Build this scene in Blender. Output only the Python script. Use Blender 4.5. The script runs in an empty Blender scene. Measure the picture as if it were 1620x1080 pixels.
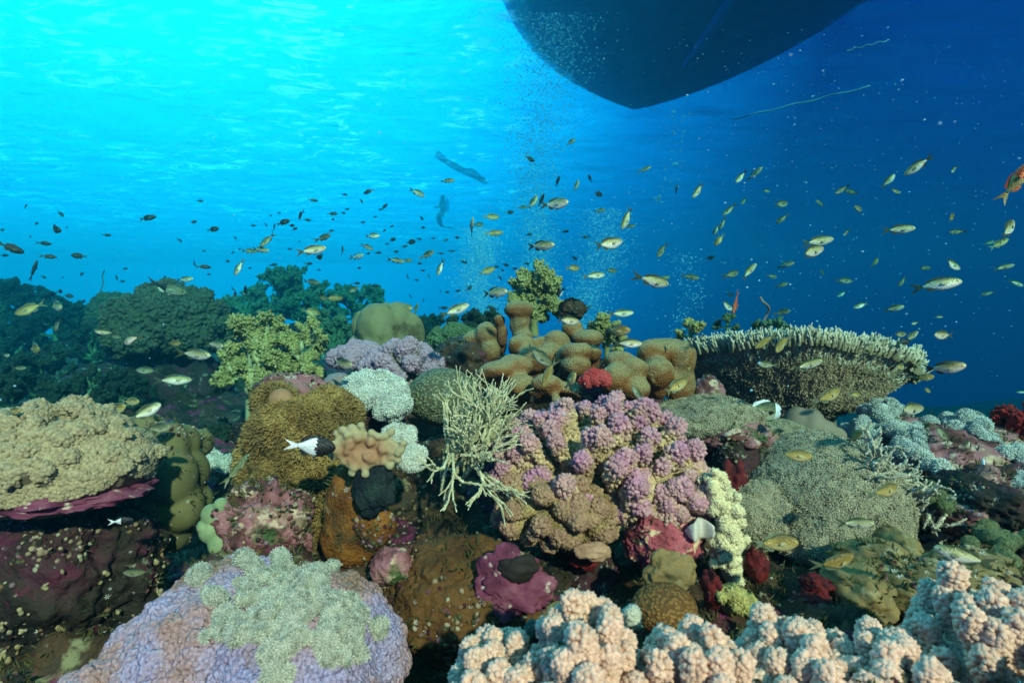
import bpy, bmesh, math, random
import numpy as np
from mathutils import Vector, Matrix, Euler

# ------------------------------------------------------------------ camera, light, water
sc = bpy.context.scene
COL = sc.collection
R = math.radians
CAMZ, PITCH, FPX = 0.0, R(-2.5), 900.0          # 20 mm on a 36 mm sensor, 1620 px wide
cam_d = bpy.data.cameras.new('camera'); cam = bpy.data.objects.new('camera', cam_d); COL.objects.link(cam)
cam_d.lens = 20; cam_d.sensor_width = 36; cam_d.clip_start = 0.02; cam_d.clip_end = 500
cam.location = (0, 0, CAMZ); cam.rotation_euler = (R(90) + PITCH, 0, 0)
cam_d.dof.use_dof = True; cam_d.dof.focus_distance = 1.35; cam_d.dof.aperture_fstop = 6.3
sc.camera = cam
sc.view_settings.view_transform = 'Standard'; sc.view_settings.look = 'None'
sc.view_settings.exposure = 0.6; sc.view_settings.gamma = 1.0
sc.cycles.use_denoising = True
sc.cycles.max_bounces = 6; sc.cycles.diffuse_bounces = 2; sc.cycles.glossy_bounces = 2
sc.cycles.transmission_bounces = 2; sc.cycles.volume_bounces = 0; sc.cycles.transparent_max_bounces = 12
sc.cycles.caustics_reflective = False; sc.cycles.caustics_refractive = False
sc.cycles.sample_clamp_indirect = 4.0

def lin(c):
    return tuple(((v/255)/12.92 if v/255 <= .04045 else ((v/255+.055)/1.055)**2.4) for v in c[:3]) + (1.0,)

# world: the luminous open water, bright towards the sunlit surface ahead on the left, navy away from it
SUN_EL, SUN_AZ = R(30), R(158)                 # sun lamp behind the camera, in place of strobes; light falls forwards and slightly left
WORLD_K = 2.2
world = bpy.data.worlds.new('World'); sc.world = world; world.use_nodes = True
nt = world.node_tree; nt.nodes.clear()
wout = nt.nodes.new('ShaderNodeOutputWorld'); bg = nt.nodes.new('ShaderNodeBackground')
tc = nt.nodes.new('ShaderNodeTexCoord')
vn = nt.nodes.new('ShaderNodeVectorMath'); vn.operation = 'NORMALIZE'; nt.links.new(tc.outputs['Generated'], vn.inputs[0])
dt = nt.nodes.new('ShaderNodeVectorMath'); dt.operation = 'DOT_PRODUCT'; nt.links.new(vn.outputs[0], dt.inputs[0])
g = Vector((-.73, 1.0, .61)).normalized(); dt.inputs[1].default_value = g
mr = nt.nodes.new('ShaderNodeMapRange'); mr.inputs['From Min'].default_value = -1; nt.links.new(dt.outputs['Value'], mr.inputs['Value'])
cr = nt.nodes.new('ShaderNodeValToRGB'); nt.links.new(mr.outputs[0], cr.inputs[0])
RAMP = [(-1, (0, 30, 84)), (0, (0, 16, 118)), (.3, (0, 6, 84)), (.52, (0, 8, 76)), (.7, (0, 90, 162)), (.84, (0, 154, 216)), (.9, (0, 166, 224)), (.965, (0, 168, 224)), (1.0, (0, 176, 226))]
els = cr.color_ramp.elements
while len(els) < len(RAMP): els.new(0.5)
for e, (d, c) in zip(els, RAMP): e.position = (d+1)/2; e.color = lin(c)
# daylight straight overhead, where the surface lets the sky through
sky = nt.nodes.new('ShaderNodeTexSky'); sky.sky_type = 'NISHITA'; sky.sun_disc = False
sky.sun_elevation = SUN_EL; sky.sun_rotation = SUN_AZ
skm = nt.nodes.new('ShaderNodeVectorMath'); skm.operation = 'MULTIPLY'; nt.links.new(sky.outputs[0], skm.inputs[0])
skm.inputs[1].default_value = (.22, .40, .40)
mg = nt.nodes.new('ShaderNodeMapRange'); mg.inputs['From Min'].default_value = .15; mg.inputs['From Max'].default_value = .92; mg.inputs['To Min'].default_value = .10; nt.links.new(dt.outputs['Value'], mg.inputs['Value'])
skg = nt.nodes.new('ShaderNodeVectorMath'); skg.operation = 'SCALE'; nt.links.new(skm.outputs[0], skg.inputs[0]); nt.links.new(mg.outputs[0], skg.inputs['Scale'])
sep = nt.nodes.new('ShaderNodeSeparateXYZ'); nt.links.new(vn.outputs[0], sep.inputs[0])
ms = nt.nodes.new('ShaderNodeMapRange'); ms.interpolation_type = 'SMOOTHSTEP'; nt.links.new(sep.outputs['Z'], ms.inputs['Value'])
ms.inputs['From Min'].default_value = .47; ms.inputs['From Max'].default_value = .62
mx = nt.nodes.new('ShaderNodeMix'); mx.data_type = 'RGBA'
nt.links.new(ms.outputs[0], mx.inputs['Factor']); nt.links.new(cr.outputs[0], mx.inputs['A']); gl_ = nt.nodes.new('ShaderNodeVectorMath'); gl_.operation = 'DOT_PRODUCT'; nt.links.new(vn.outputs[0], gl_.inputs[0]); gl_.inputs[1].default_value = Vector((-.75, 1.0, .95)).normalized()
gp = nt.nodes.new('ShaderNodeMapRange'); gp.inputs['From Min'].default_value = .955; gp.inputs['From Max'].default_value = 1.0; gp.inputs['To Max'].default_value = 6.0; gp.interpolation_type = 'SMOOTHSTEP'; nt.links.new(gl_.outputs['Value'], gp.inputs['Value'])
gv = nt.nodes.new('ShaderNodeVectorMath'); gv.operation = 'ADD'; nt.links.new(skg.outputs[0], gv.inputs[0]); nt.links.new(gp.outputs[0], gv.inputs[1])   # the sun's glare through the surface
nt.links.new(gv.outputs[0], mx.inputs['B'])
nt.links.new(mx.outputs['Result'], bg.inputs['Color']); bg.inputs['Strength'].default_value = WORLD_K
nt.links.new(bg.outputs[0], wout.inputs['Surface'])
world.cycles.sampling_method = 'MANUAL'; world.cycles.sample_map_resolution = 256

sun_d = bpy.data.lights.new('sun', 'SUN'); sun = bpy.data.objects.new('sun', sun_d); COL.objects.link(sun)  # key light standing in for the strobes beside the camera
sun_d.energy = 5.0; sun_d.angle = R(1.5); sun_d.color = (1.0, .60, .44)
ld = Vector((-math.sin(SUN_AZ)*math.cos(SUN_EL), -math.cos(SUN_AZ)*math.cos(SUN_EL), -math.sin(SUN_EL)))
sun.rotation_euler = ld.to_track_quat('-Z', 'Y').to_euler()

# ------------------------------------------------------------------ helpers
def at(px, py, Y):
    """point seen at photo pixel (px, py), Y metres along the view axis"""
    x = (px-810)/FPX*Y; v = (540-py)/FPX*Y
    return Vector((x, Y*math.cos(PITCH) - v*math.sin(PITCH), CAMZ + Y*math.sin(PITCH) + v*math.cos(PITCH)))
def S(px, Y): return px*Y/FPX

def _h(x, y, z, s):
    h = (x*374761393 + y*668265263 + z*1274126177 + s*362437) & 0xffffffff
    h = ((h ^ (h >> 13)) * 1103515245) & 0xffffffff
    h = ((h ^ (h >> 15)) * 2246822519) & 0xffffffff
    return ((h ^ (h >> 16)) & 0xffffff)/float(0xffffff)
def vnoise(P, s=0):
    I = np.floor(P).astype(np.int64); F = P-I; U = F*F*(3-2*F)
    x, y, z = I[:, 0], I[:, 1], I[:, 2]; u, v, w = U[:, 0], U[:, 1], U[:, 2]
    def L(a, b, t): return a+(b-a)*t
    r = L(L(L(_h(x, y, z, s), _h(x+1, y, z, s), u), L(_h(x, y+1, z, s), _h(x+1, y+1, z, s), u), v),
          L(L(_h(x, y, z+1, s), _h(x+1, y, z+1, s), u), L(_h(x, y+1, z+1, s), _h(x+1, y+1, z+1, s), u), v), w)
    return r*2-1
def fbm(P, scale=1, octv=4, s=0, gain=.5):
    r = 0; a = 1; P = P*scale
    for i in range(octv):
        r = r + a*vnoise(P + i*17.3, s+i); a *= gain; P = P*2.03
    return r
def worley(P, scale=1, s=0):
    """(F1, F2) distances to random cell points, in cells"""
    P = P*scale; I = np.floor(P).astype(np.int64); f1 = np.full(len(P), 9.); f2 = f1.copy()
    for dx in (-1, 0, 1):
        for dy in (-1, 0, 1):
            for dz in (-1, 0, 1):
                J = I + (dx, dy, dz)
                q = np.stack([J[:, k] + .1+.8*_h(J[:, 0], J[:, 1], J[:, 2], s+k*11) for k in range(3)], 1)
                d = np.linalg.norm(P-q, axis=1)
                f2 = np.minimum(f2, np.maximum(f1, d)); f1 = np.minimum(f1, d)
    return f1, f2

def mesh(name, V, F, mat=None, smooth=True, attrs=None):
    """F: (n,3) or (n,4) int array, or a list of such arrays"""
    Fs = F if isinstance(F, list) else [F]
    me = bpy.data.meshes.new(name); V = np.asarray(V, np.float32)
    tot = np.concatenate([np.full(len(f), f.shape[1], np.int32) for f in Fs]); idx = np.concatenate([f.ravel() for f in Fs]).astype(np.int32)
    me.vertices.add(len(V)); me.vertices.foreach_set('co', V.ravel())
    me.loops.add(len(idx)); me.loops.foreach_set('vertex_index', idx)
    me.polygons.add(len(tot)); me.polygons.foreach_set('loop_start', np.concatenate([[0], np.cumsum(tot)[:-1]]).astype(np.int32))
    me.update(calc_edges=True)
    me.polygons.foreach_set('use_smooth', np.full(len(tot), smooth))
    for k, a in (attrs or {}).items():
        at_ = me.attributes.new(k, 'FLOAT', 'POINT'); at_.data.foreach_set('value', np.asarray(a, np.float32))
    if mat: me.materials.append(mat)
    return me
def tag(o, label=None, cat=None, group=None, kind=None):
    if label: o['label'] = label
    if cat: o['category'] = cat
    if group: o['group'] = group
    if kind: o['kind'] = kind
    return o
def thing(name, label, cat, loc=(0, 0, 0), group=None):
    o = bpy.data.objects.new(name, None); COL.objects.link(o); o.location = loc; o.empty_display_size = .02
    return tag(o, label, cat, group)
def obj(name, V, F, mat, parent=None, org=None, smooth=True, attrs=None):
    """world-space vertices; org = world origin of the object (the parent's for a child)"""
    if parent is not None:
        o0 = Vector((0, 0, 0)); p = parent
        while p: o0 += p.location; p = p.parent
        me = mesh(name, np.asarray(V)-np.array(o0), F, mat, smooth, attrs)
        o = bpy.data.objects.new(name, me); COL.objects.link(o); o.parent = parent
    else:
        org = Vector(org) if org is not None else Vector((0, 0, 0))
        me = mesh(name, np.asarray(V)-np.array(org), F, mat, smooth, attrs)
        o = bpy.data.objects.new(name, me); COL.objects.link(o); o.location = org
    return o

def _ico(n):
    bm = bmesh.new(); bmesh.ops.create_icosphere(bm, subdivisions=n, radius=1)
    V = np.array([v.co[:] for v in bm.verts]); F = np.array([[v.index for v in f.verts] for f in bm.faces]); bm.free(); return V, F
ICO = {n: _ico(n) for n in (1, 2, 3, 4, 5, 6)}
ICO[7] = None
OCT = (np.array([[1, 0, 0], [-1, 0, 0], [0, 1, 0], [0, -1, 0], [0, 0, 1], [0, 0, -1]], float),
       np.array([[0, 2, 4], [2, 1, 4], [1, 3, 4], [3, 0, 4], [2, 0, 5], [1, 2, 5], [3, 1, 5], [0, 3, 5]]))
def cat(parts):
    """merge [(V,F)...] or [(V,F,{attr})...]"""
    Vs, Fs, n = [], [], 0; A = {}
    for p in parts:
        Vs.append(p[0]); Fs.append(p[1]+n); n += len(p[0])
        for k, a in (p[2] if len(p) > 2 else {}).items(): A.setdefault(k, []).append(np.broadcast_to(a, len(p[0])))
    return (np.concatenate(Vs), np.concatenate(Fs), {k: np.concatenate(v) for k, v in A.items()})
def normals(V, F):
    a, b, c = V[F[:, 0]], V[F[:, 1]], V[F[:, 2]]
    fn = np.cross(b-a, c-a)
    N = np.stack([sum(np.bincount(F[:, k], fn[:, j], len(V)) for k in range(F.shape[1])) for j in range(3)], 1)
    return N/(np.linalg.norm(N, axis=1, keepdims=True)+1e-12)
def tris(F): return F if F.shape[1] == 3 else np.concatenate([F[:, [0, 1, 2]], F[:, [0, 2, 3]]])
def lap(V, F, it=2, k=.5):
    n = F.shape[1]; E = np.concatenate([F[:, [i, (i+1) % n]] for i in range(n)]); E = np.concatenate([E, E[:, ::-1]])
    cnt = np.maximum(np.bincount(E[:, 0], minlength=len(V)), 1)
    for _ in range(it):
        M = np.stack([np.bincount(E[:, 0], V[E[:, 1], j], len(V)) for j in range(3)], 1)/cnt[:, None]
        V = V+(M-V)*k
    return V
def balls(C, Rr, lvl=2, squash=None):
    V0, F0 = ICO[lvl]; C = np.asarray(C, float); Rr = np.asarray(Rr, float)
    if Rr.ndim == 1: Rr = Rr[:, None]
    V = (V0[None]*Rr[:, None, :] + C[:, None]).reshape(-1, 3)
    F = (F0[None] + (np.arange(len(C))*len(V0))[:, None, None]).reshape(-1, 3)
    return V, F
def remesh(V, F, vox, smooth=3, k=.5):
    me = mesh('tmp', V, F); o = bpy.data.objects.new('tmp', me); COL.objects.link(o)
    m = o.modifiers.new('r', 'REMESH'); m.mode = 'VOXEL'; m.voxel_size = vox; m.adaptivity = 0
    dg = bpy.context.evaluated_depsgraph_get(); e = o.evaluated_get(dg); m2 = e.to_mesh()
    W = np.empty(len(m2.vertices)*3, np.float32); m2.vertices.foreach_get('co', W); W = W.reshape(-1, 3).astype(float)
    n = len(m2.polygons); L = np.empty(len(m2.loops), np.int32); m2.loops.foreach_get('vertex_index', L)
    G = L.reshape(n, -1)
    e.to_mesh_clear(); bpy.data.objects.remove(o); bpy.data.meshes.remove(me)
    G = tris(G)
    return lap(W, G, smooth, k), G
def sample(V, F, n, rng, keep=None):
    """n area-weighted points: positions, normals, (triangle, barycentric)"""
    F = tris(F); a, b, c = V[F[:, 0]], V[F[:, 1]], V[F[:, 2]]
    fn = np.cross(b-a, c-a); ar = np.linalg.norm(fn, axis=1); w = ar.copy()
    if keep is not None: w = w*keep(((a+b+c)/3), fn/(ar[:, None]+1e-12))
    t = rng.choice(len(F), n, p=w/w.sum()); r1 = np.sqrt(rng.random(n)); r2 = rng.random(n)
    B = np.stack([1-r1, r1*(1-r2), r1*r2], 1)
    P = a[t]*B[:, :1]+b[t]*B[:, 1:2]+c[t]*B[:, 2:]; N = normals(V, F); T = F[t]
    Nn = N[T[:, 0]]*B[:, :1]+N[T[:, 1]]*B[:, 1:2]+N[T[:, 2]]*B[:, 2:]
    return P, Nn/(np.linalg.norm(Nn, axis=1, keepdims=True)+1e-9), T, B
def frames(N, rng):
    A = rng.normal(size=N.shape); T = np.cross(N, A); T /= np.linalg.norm(T, axis=1, keepdims=True)+1e-9
    return T, np.cross(N, T)
def place(proto, P, N, size, rng, zs=1.0, jit=0.0, attrs=None):
    """copies of proto (z = outwards) on points; returns V, F, {rnd, ...}"""
    V0, F0 = proto; n = len(P)
    if jit: N = N+rng.normal(size=N.shape)*jit; N /= np.linalg.norm(N, axis=1, keepdims=True)
    T, B = frames(N, rng); s = np.broadcast_to(size, n)[:, None, None]; z = np.broadcast_to(zs, n)[:, None, None]
    V = P[:, None]+s*(V0[None, :, :1]*T[:, None]+V0[None, :, 1:2]*B[:, None]+z*V0[None, :, 2:]*N[:, None])
    F = (F0[None]+(np.arange(n)*len(V0))[:, None, None]).reshape(-1, F0.shape[1])
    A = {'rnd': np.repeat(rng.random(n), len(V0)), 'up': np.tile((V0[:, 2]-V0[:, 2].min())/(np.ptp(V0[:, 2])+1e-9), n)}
    for k, a in (attrs or {}).items(): A[k] = np.repeat(np.broadcast_to(a, n), len(V0))
    return V.reshape(-1, 3), F, A
def tubes(paths, radii, sides=6):
    """paths: list of (k,3) arrays, radii: list of (k,) arrays; closed to a point at the tip. attrs: along"""
    out = []
    for P, r in zip(paths, radii):
        P = np.asarray(P, float); k = len(P); T = np.gradient(P, axis=0); T /= np.linalg.norm(T, axis=1, keepdims=True)+1e-9
        a = np.array([0, 0, 1.]) if abs(T[0, 2]) < .9 else np.array([1., 0, 0])
        U = np.cross(T, a); U /= np.linalg.norm(U, axis=1, keepdims=True)+1e-9; W = np.cross(T, U)
        th = np.arange(sides)/sides*2*np.pi
        V = P[:, None]+np.asarray(r)[:, None, None]*(np.cos(th)[None, :, None]*U[:, None]+np.sin(th)[None, :, None]*W[:, None])
        V = np.concatenate([V.reshape(-1, 3), P[-1:]+T[-1:]*r[-1]*.8])
        i = np.arange(k-1)[:, None]*sides; j = np.arange(sides)[None]; jn = (j+1) % sides
        q = np.stack([i+j, i+sides+j, i+sides+jn, i+jn], -1).reshape(-1, 4)
        F = np.concatenate([q[:, [0, 2, 1]], q[:, [0, 3, 2]], np.stack([(k-1)*sides+j[0], np.full(sides, k*sides), (k-1)*sides+jn[0]], 1)[:, [0, 2, 1]]])
        al = np.concatenate([np.repeat(np.linspace(0, 1, k), sides), [1.]])
        out.append((V, F, {'along': al}))
    return cat(out)
def merge2(*ps):
    keys = set(k for p in ps for k in (p[2] if len(p) > 2 else {}))
    return cat([(p[0], tris(p[1]), {k: (p[2].get(k, np.zeros(len(p[0]))) if len(p) > 2 else np.zeros(len(p[0]))) for k in keys}) for p in ps])

# ------------------------------------------------------------------ materials
def material(name, cols, scale=20, detail=5, rough=.75, attr=None, attr_cols=None, attr_rng=(0, 1), spec=.25, bump=.3, bump_scale=120, bump_dist=.003,
             vor=None, vor_col=None, vor_amt=.5, rnd=0.0, metal=0.0, patch=None, patch_col=None, patch_rng=(.55, .62), patch2=None, patch2_col=None, patch2_rng=(.55, .62), bump_kind='NOISE', sheen=0, ramp_pos=None, ramp_attr=None):
    m = bpy.data.materials.new(name); m.use_nodes = True; n = m.node_tree; N, L = n.nodes, n.links
    bs = N['Principled BSDF']; bs.inputs['Roughness'].default_value = rough; bs.inputs['Specular IOR Level'].default_value = spec; bs.inputs['Metallic'].default_value = metal
    tcd = N.new('ShaderNodeTexCoord'); vec = tcd.outputs['Object']
    no = N.new('ShaderNodeTexNoise'); no.inputs['Scale'].default_value = scale; no.inputs['Detail'].default_value = detail; L.new(vec, no.inputs['Vector'])
    rp = N.new('ShaderNodeValToRGB'); e = rp.color_ramp.elements
    if ramp_attr:
        ra = N.new('ShaderNodeAttribute'); ra.attribute_name = ramp_attr; L.new(ra.outputs['Fac'], rp.inputs[0]); ramp_pos = [i/len(cols) for i in range(len(cols))]; rp.color_ramp.interpolation = 'CONSTANT'
    else: L.new(no.outputs['Fac'], rp.inputs[0])
    while len(e) < len(cols): e.new(.5)
    pos = ramp_pos or [.32+.36*i/max(len(cols)-1, 1) for i in range(len(cols))]
    for x, p, c in zip(e, pos, cols): x.position = p; x.color = lin(c)
    col = rp.outputs[0]
    def mix(f, a, b, mode='MIX'):
        x = N.new('ShaderNodeMix'); x.data_type = 'RGBA'; x.blend_type = mode
        if isinstance(f, float): x.inputs['Factor'].default_value = f
        else: L.new(f, x.inputs['Factor'])
        L.new(a, x.inputs['A'])
        if isinstance(b, tuple): x.inputs['B'].default_value = b
        else: L.new(b, x.inputs['B'])
        return x.outputs['Result']
    def rng_(v, a, b, lo=0., hi=1.):
        x = N.new('ShaderNodeMapRange'); x.inputs['From Min'].default_value = a; x.inputs['From Max'].default_value = b
        x.inputs['To Min'].default_value = lo; x.inputs['To Max'].default_value = hi; L.new(v, x.inputs['Value']); return x.outputs[0]
    for pt, pc, pr, seed in ((patch, patch_col, patch_rng, 3.1), (patch2, patch2_col, patch2_rng, 7.7)):
        if pt:
            mp = N.new('ShaderNodeVectorMath'); mp.operation = 'ADD'; mp.inputs[1].default_value = (seed, seed*2, 0); L.new(vec, mp.inputs[0])
            n2 = N.new('ShaderNodeTexNoise'); n2.inputs['Scale'].default_value = pt; n2.inputs['Detail'].default_value = 6; n2.inputs['Roughness'].default_value = .6; L.new(mp.outputs[0], n2.inputs['Vector'])
            col = mix(rng_(n2.outputs['Fac'], *pr), col, lin(pc))
    if attr:
        for at_n, ac, ar in (attr if isinstance(attr, list) else [(attr, attr_cols, attr_rng)]):
            an = N.new('ShaderNodeAttribute'); an.attribute_name = at_n
            v = rng_(an.outputs['Fac'], *ar)
            col = mix(v, col, lin(ac))
    if vor:
        vo = N.new('ShaderNodeTexVoronoi'); vo.inputs['Scale'].default_value = vor; L.new(vec, vo.inputs['Vector'])
        col = mix(rng_(vo.outputs['Distance'], .25, .6, 0, vor_amt), col, lin(vor_col))
    if rnd:
        an = N.new('ShaderNodeAttribute'); an.attribute_name = 'rnd'
        hv = N.new('ShaderNodeHueSaturation'); L.new(rng_(an.outputs['Fac'], 0, 1, 1-rnd, 1+rnd), hv.inputs['Value']); L.new(col, hv.inputs['Color']); col = hv.outputs[0]
    L.new(col, bs.inputs['Base Color'])
    if bump:
        bt = N.new('ShaderNodeTexNoise' if bump_kind == 'NOISE' else 'ShaderNodeTexVoronoi'); bt.inputs['Scale'].default_value = bump_scale
        if bump_kind == 'NOISE': bt.inputs['Detail'].default_value = 6
        L.new(vec, bt.inputs['Vector'])
        bp = N.new('ShaderNodeBump'); bp.inputs['Strength'].default_value = bump; bp.inputs['Distance'].default_value = bump_dist
        if bump_kind != 'NOISE': bp.invert = True
        L.new(bt.outputs['Fac' if bump_kind == 'NOISE' else 'Distance'], bp.inputs['Height']); L.new(bp.outputs[0], bs.inputs['Normal'])
    return m
# ------------------------------------------------------------------ setting: sea surface, reef slope, water
def sea_surface():
    xs = np.linspace(-60, 60, 241); ys = np.concatenate([np.linspace(-1, 12, 90), np.linspace(12.5, 50, 80)])
    X, Y = np.meshgrid(xs, ys); P = np.stack([X.ravel(), Y.ravel(), np.full(X.size, 4.6)], 1)
    P[:, 2] += .10*fbm(P*np.array([.5, 1., 1]), .8, 3, 5)
    i = np.arange(len(ys)-1)[:, None]*len(xs); j = np.arange(len(xs)-1)[None]
    F = np.stack([i+j, i+j+1, i+len(xs)+j+1, i+len(xs)+j], -1).reshape(-1, 4)
    m = bpy.data.materials.new('sea_surface'); m.use_nodes = True; N, L = m.node_tree.nodes, m.node_tree.links; N.clear()
    out = N.new('ShaderNodeOutputMaterial'); tr = N.new('ShaderNodeBsdfTransparent'); gl = N.new('ShaderNodeBsdfGlossy'); mixs = N.new('ShaderNodeMixShader')
    rf = N.new('ShaderNodeBsdfRefraction'); rf.inputs['IOR'].default_value = 1.33; rf.inputs['Roughness'].default_value = .05
    tcd = N.new('ShaderNodeTexCoord'); mp = N.new('ShaderNodeMapping'); mp.inputs['Scale'].default_value = (.7, 1.2, 1); mp.inputs['Rotation'].default_value = (0, 0, R(-25)); L.new(tcd.outputs['Object'], mp.inputs[0])
    n1 = N.new('ShaderNodeTexNoise'); n1.inputs['Scale'].default_value = .9; n1.inputs['Detail'].default_value = 10; n1.inputs['Roughness'].default_value = .56; n1.inputs['Distortion'].default_value = .6; L.new(mp.outputs[0], n1.inputs['Vector'])
    bp = N.new('ShaderNodeBump'); bp.inputs['Strength'].default_value = 1.0; bp.inputs['Distance'].default_value = .9; L.new(n1.outputs['Fac'], bp.inputs['Height'])
    gl.inputs['Roughness'].default_value = .08; L.new(bp.outputs[0], gl.inputs['Normal']); L.new(bp.outputs[0], rf.inputs['Normal'])
    # ripple facets tilted towards the sunlit side let the bright sky window through
    fr = N.new('ShaderNodeFresnel'); fr.inputs['IOR'].default_value = 1.33; L.new(bp.outputs[0], fr.inputs['Normal'])
    m2 = N.new('ShaderNodeMixShader'); m2.inputs[0].default_value = .16; L.new(tr.outputs[0], m2.inputs[1]); L.new(gl.outputs[0], m2.inputs[2])
    L.new(fr.outputs[0], mixs.inputs[0]); L.new(rf.outputs[0], mixs.inputs[1]); L.new(m2.outputs[0], mixs.inputs[2])
    # sky glints of the ripples, put in as translucent patches masked to the left
    def noise(sc_, det, dist, sx=1., sy=1.):
        mm = N.new('ShaderNodeMapping'); mm.inputs['Scale'].default_value = (sx, sy, 1); mm.inputs['Rotation'].default_value = (0, 0, R(18)); L.new(tcd.outputs['Object'], mm.inputs[0])
        q = N.new('ShaderNodeTexNoise'); q.inputs['Scale'].default_value = sc_; q.inputs['Detail'].default_value = det; q.inputs['Distortion'].default_value = dist; q.inputs['Roughness'].default_value = .6; L.new(mm.outputs[0], q.inputs['Vector']); return q.outputs['Fac']
    def rng_(v, a, b, lo, hi):
        q = N.new('ShaderNodeMapRange'); q.inputs['From Min'].default_value = a; q.inputs['From Max'].default_value = b; q.inputs['To Min'].default_value = lo; q.inputs['To Max'].default_value = hi; L.new(v, q.inputs['Value']); return q.outputs[0]
    def mul(a, b):
        q = N.new('ShaderNodeMath'); q.operation = 'MULTIPLY'; L.new(a, q.inputs[0]); L.new(b, q.inputs[1]); return q.outputs[0]
    sx = N.new('ShaderNodeSeparateXYZ'); L.new(tcd.outputs['Object'], sx.inputs[0])
    fine = rng_(noise(1.5, 9, 1.4, .8, 1.5), .52, .60, 0, 1); coarse = rng_(noise(.33, 4, .8, 1, .8), .44, .60, .06, 1); side = rng_(sx.outputs['X'], 2.2, -1.5, .0, 1)
    tl = N.new('ShaderNodeBsdfTranslucent'); tl.inputs['Color'].default_value = (.9, .97, 1, 1)
    m3 = N.new('ShaderNodeMixShader'); L.new(mul(mul(fine, coarse), mul(side, rng_(noise(6, 4, .5), .3, .6, .55, 1))), m3.inputs[0]); L.new(mixs.outputs[0], m3.inputs[1]); L.new(tl.outputs[0], m3.inputs[2]); L.new(m3.outputs[0], out.inputs['Surface'])
    # (fresnel 1 = total internal reflection: the mirror of the water below)
    o = obj('sea_surface', P, F, m, org=(0, 0, 0)); tag(o, kind='structure'); return o
sea_surface()

GP = [ # (px, py, depth): the reef ground, under the things standing on it
 (-200,1300,.5),(100,1280,.55),(500,1250,.6),(900,1230,.52),(1300,1230,.5),(1620,1200,.5),(1800,1100,.5),
 (100,1060,1.0),(250,1000,1.2),(80,960,1.15),(-150,900,1.2),(300,870,1.55),(330,740,2.3),(330,680,2.7),(100,700,2.7),(-200,680,2.6),(250,640,3.0),(60,560,5.7),(-200,550,5.7),(150,570,4.6),
 (430,545,5.8),(600,545,5.2),(390,690,2.1),(480,670,1.8),(480,900,1.2),(420,900,1.0),(560,900,1.05),(600,750,1.35),(690,690,1.5),(700,870,1.12),(740,1020,.95),(850,880,1.15),
 (620,590,2.4),(700,580,2.3),(800,610,1.8),(900,610,1.8),(1000,640,1.75),(1080,660,1.7),(950,880,1.15),(1000,970,.9),(1100,940,.95),(1150,760,1.4),(1200,800,1.35),(1270,710,1.8),
 (1290,900,1.2),(1400,720,1.8),(1400,880,1.15),(1500,780,1.5),(1600,780,1.5),(1750,760,1.5),(1500,950,.95),(1600,1000,.85),(1200,1000,.85),(1350,1010,.8),(1800,950,.9)]
GW = [(0,2.9,-.6),(.8,2.7,-.9),(-.6,3.2,-.5),(1.5,2.6,-1.3),(2.5,2.2,-1.2),(2.5,3.5,-3),(3.5,2,-2),(3,5,-5),(0,5,-2.2),(0,8,-5),(-2,7.5,-.8),(-5,8,-.8),(-8,5,-.5),(-3,9,-3),(5,1,-3),(8,0,-6),(8,8,-8),(0,14,-8),
      (-4,2,-.8),(-4,0,-.7),(0,-1,-.6),(2,-1,-.8),(-1.5,0.2,-.65),(1.5,.3,-.6),(-20,10,-4),(-20,0,-3),(15,-5,-8),(-20,30,-9),(20,30,-9),(0,30,-9),(40,20,-9),(-40,20,-9),(40,-5,-9),(-40,-5,-6)]
GC = np.array([at(*p)[:] for p in GP]+[list(p) for p in GW])
def ground_z(P2):
    out = np.empty(len(P2))
    for a in range(0, len(P2), 40000):
        q = P2[a:a+40000]; d2 = ((q[:, None, :]-GC[None, :, :2])**2).sum(2)+.004
        w = 1/d2**2; out[a:a+40000] = (w*GC[None, :, 2]).sum(1)/w.sum(1)
    return out
def gz(x, y): return float(ground_z(np.array([[x, y]]))[0])
def spaced(lo, hi, fine, n):
    """coordinates dense near the reef, sparse far off"""
    core = np.arange(fine[0], fine[1], fine[2]); a = [core[0]]; st = fine[2]
    while a[-1] > lo: st *= 1.12; a.append(a[-1]-st)
    b = [core[-1]]; st = fine[2]
    while b[-1] < hi: st *= 1.12; b.append(b[-1]+st)
    return np.concatenate([a[1:][::-1], core, b[1:]])
M_reef = material('reef_rock', [(28, 22, 16), (52, 40, 26), (80, 58, 38), (60, 52, 40)], scale=9, detail=9, bump=.9, bump_scale=60, bump_dist=.012,
                  patch=7, patch_col=(120, 45, 80), patch_rng=(.56, .62), patch2=11, patch2_col=(135, 130, 95), patch2_rng=(.6, .66))
def reef_slope():
    xs = spaced(-45, 45, (-2.1, 2.1, .011), 0); ys = spaced(-6, 40, (.35, 3.0, .011), 0)
    X, Y = np.meshgrid(xs, ys); P = np.stack([X.ravel(), Y.ravel(), np.zeros(X.size)], 1); P[:, 2] = ground_z(P[:, :2])
    Q = P.copy(); f1, f2 = worley(Q, 9, 3); w1, w2 = worley(Q, 28, 8)
    P[:, 2] += .045*fbm(Q, 5, 5, 1)+.05*(.5-f1)+.016*(.5-w1)+.01*fbm(Q, 60, 2, 9)
    P[:, 0] += .02*fbm(Q, 14, 3, 21); P[:, 1] += .02*fbm(Q, 14, 3, 31)
    nx = len(xs); i = np.arange(len(ys)-1)[:, None]*nx; j = np.arange(nx-1)[None]
    F = np.stack([i+j, i+j+1, i+nx+j+1, i+nx+j], -1).reshape(-1, 4)
    o = obj('reef_slope', P, F, M_reef); tag(o, kind='structure'); return P, F
GV, GF = reef_slope()

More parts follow.
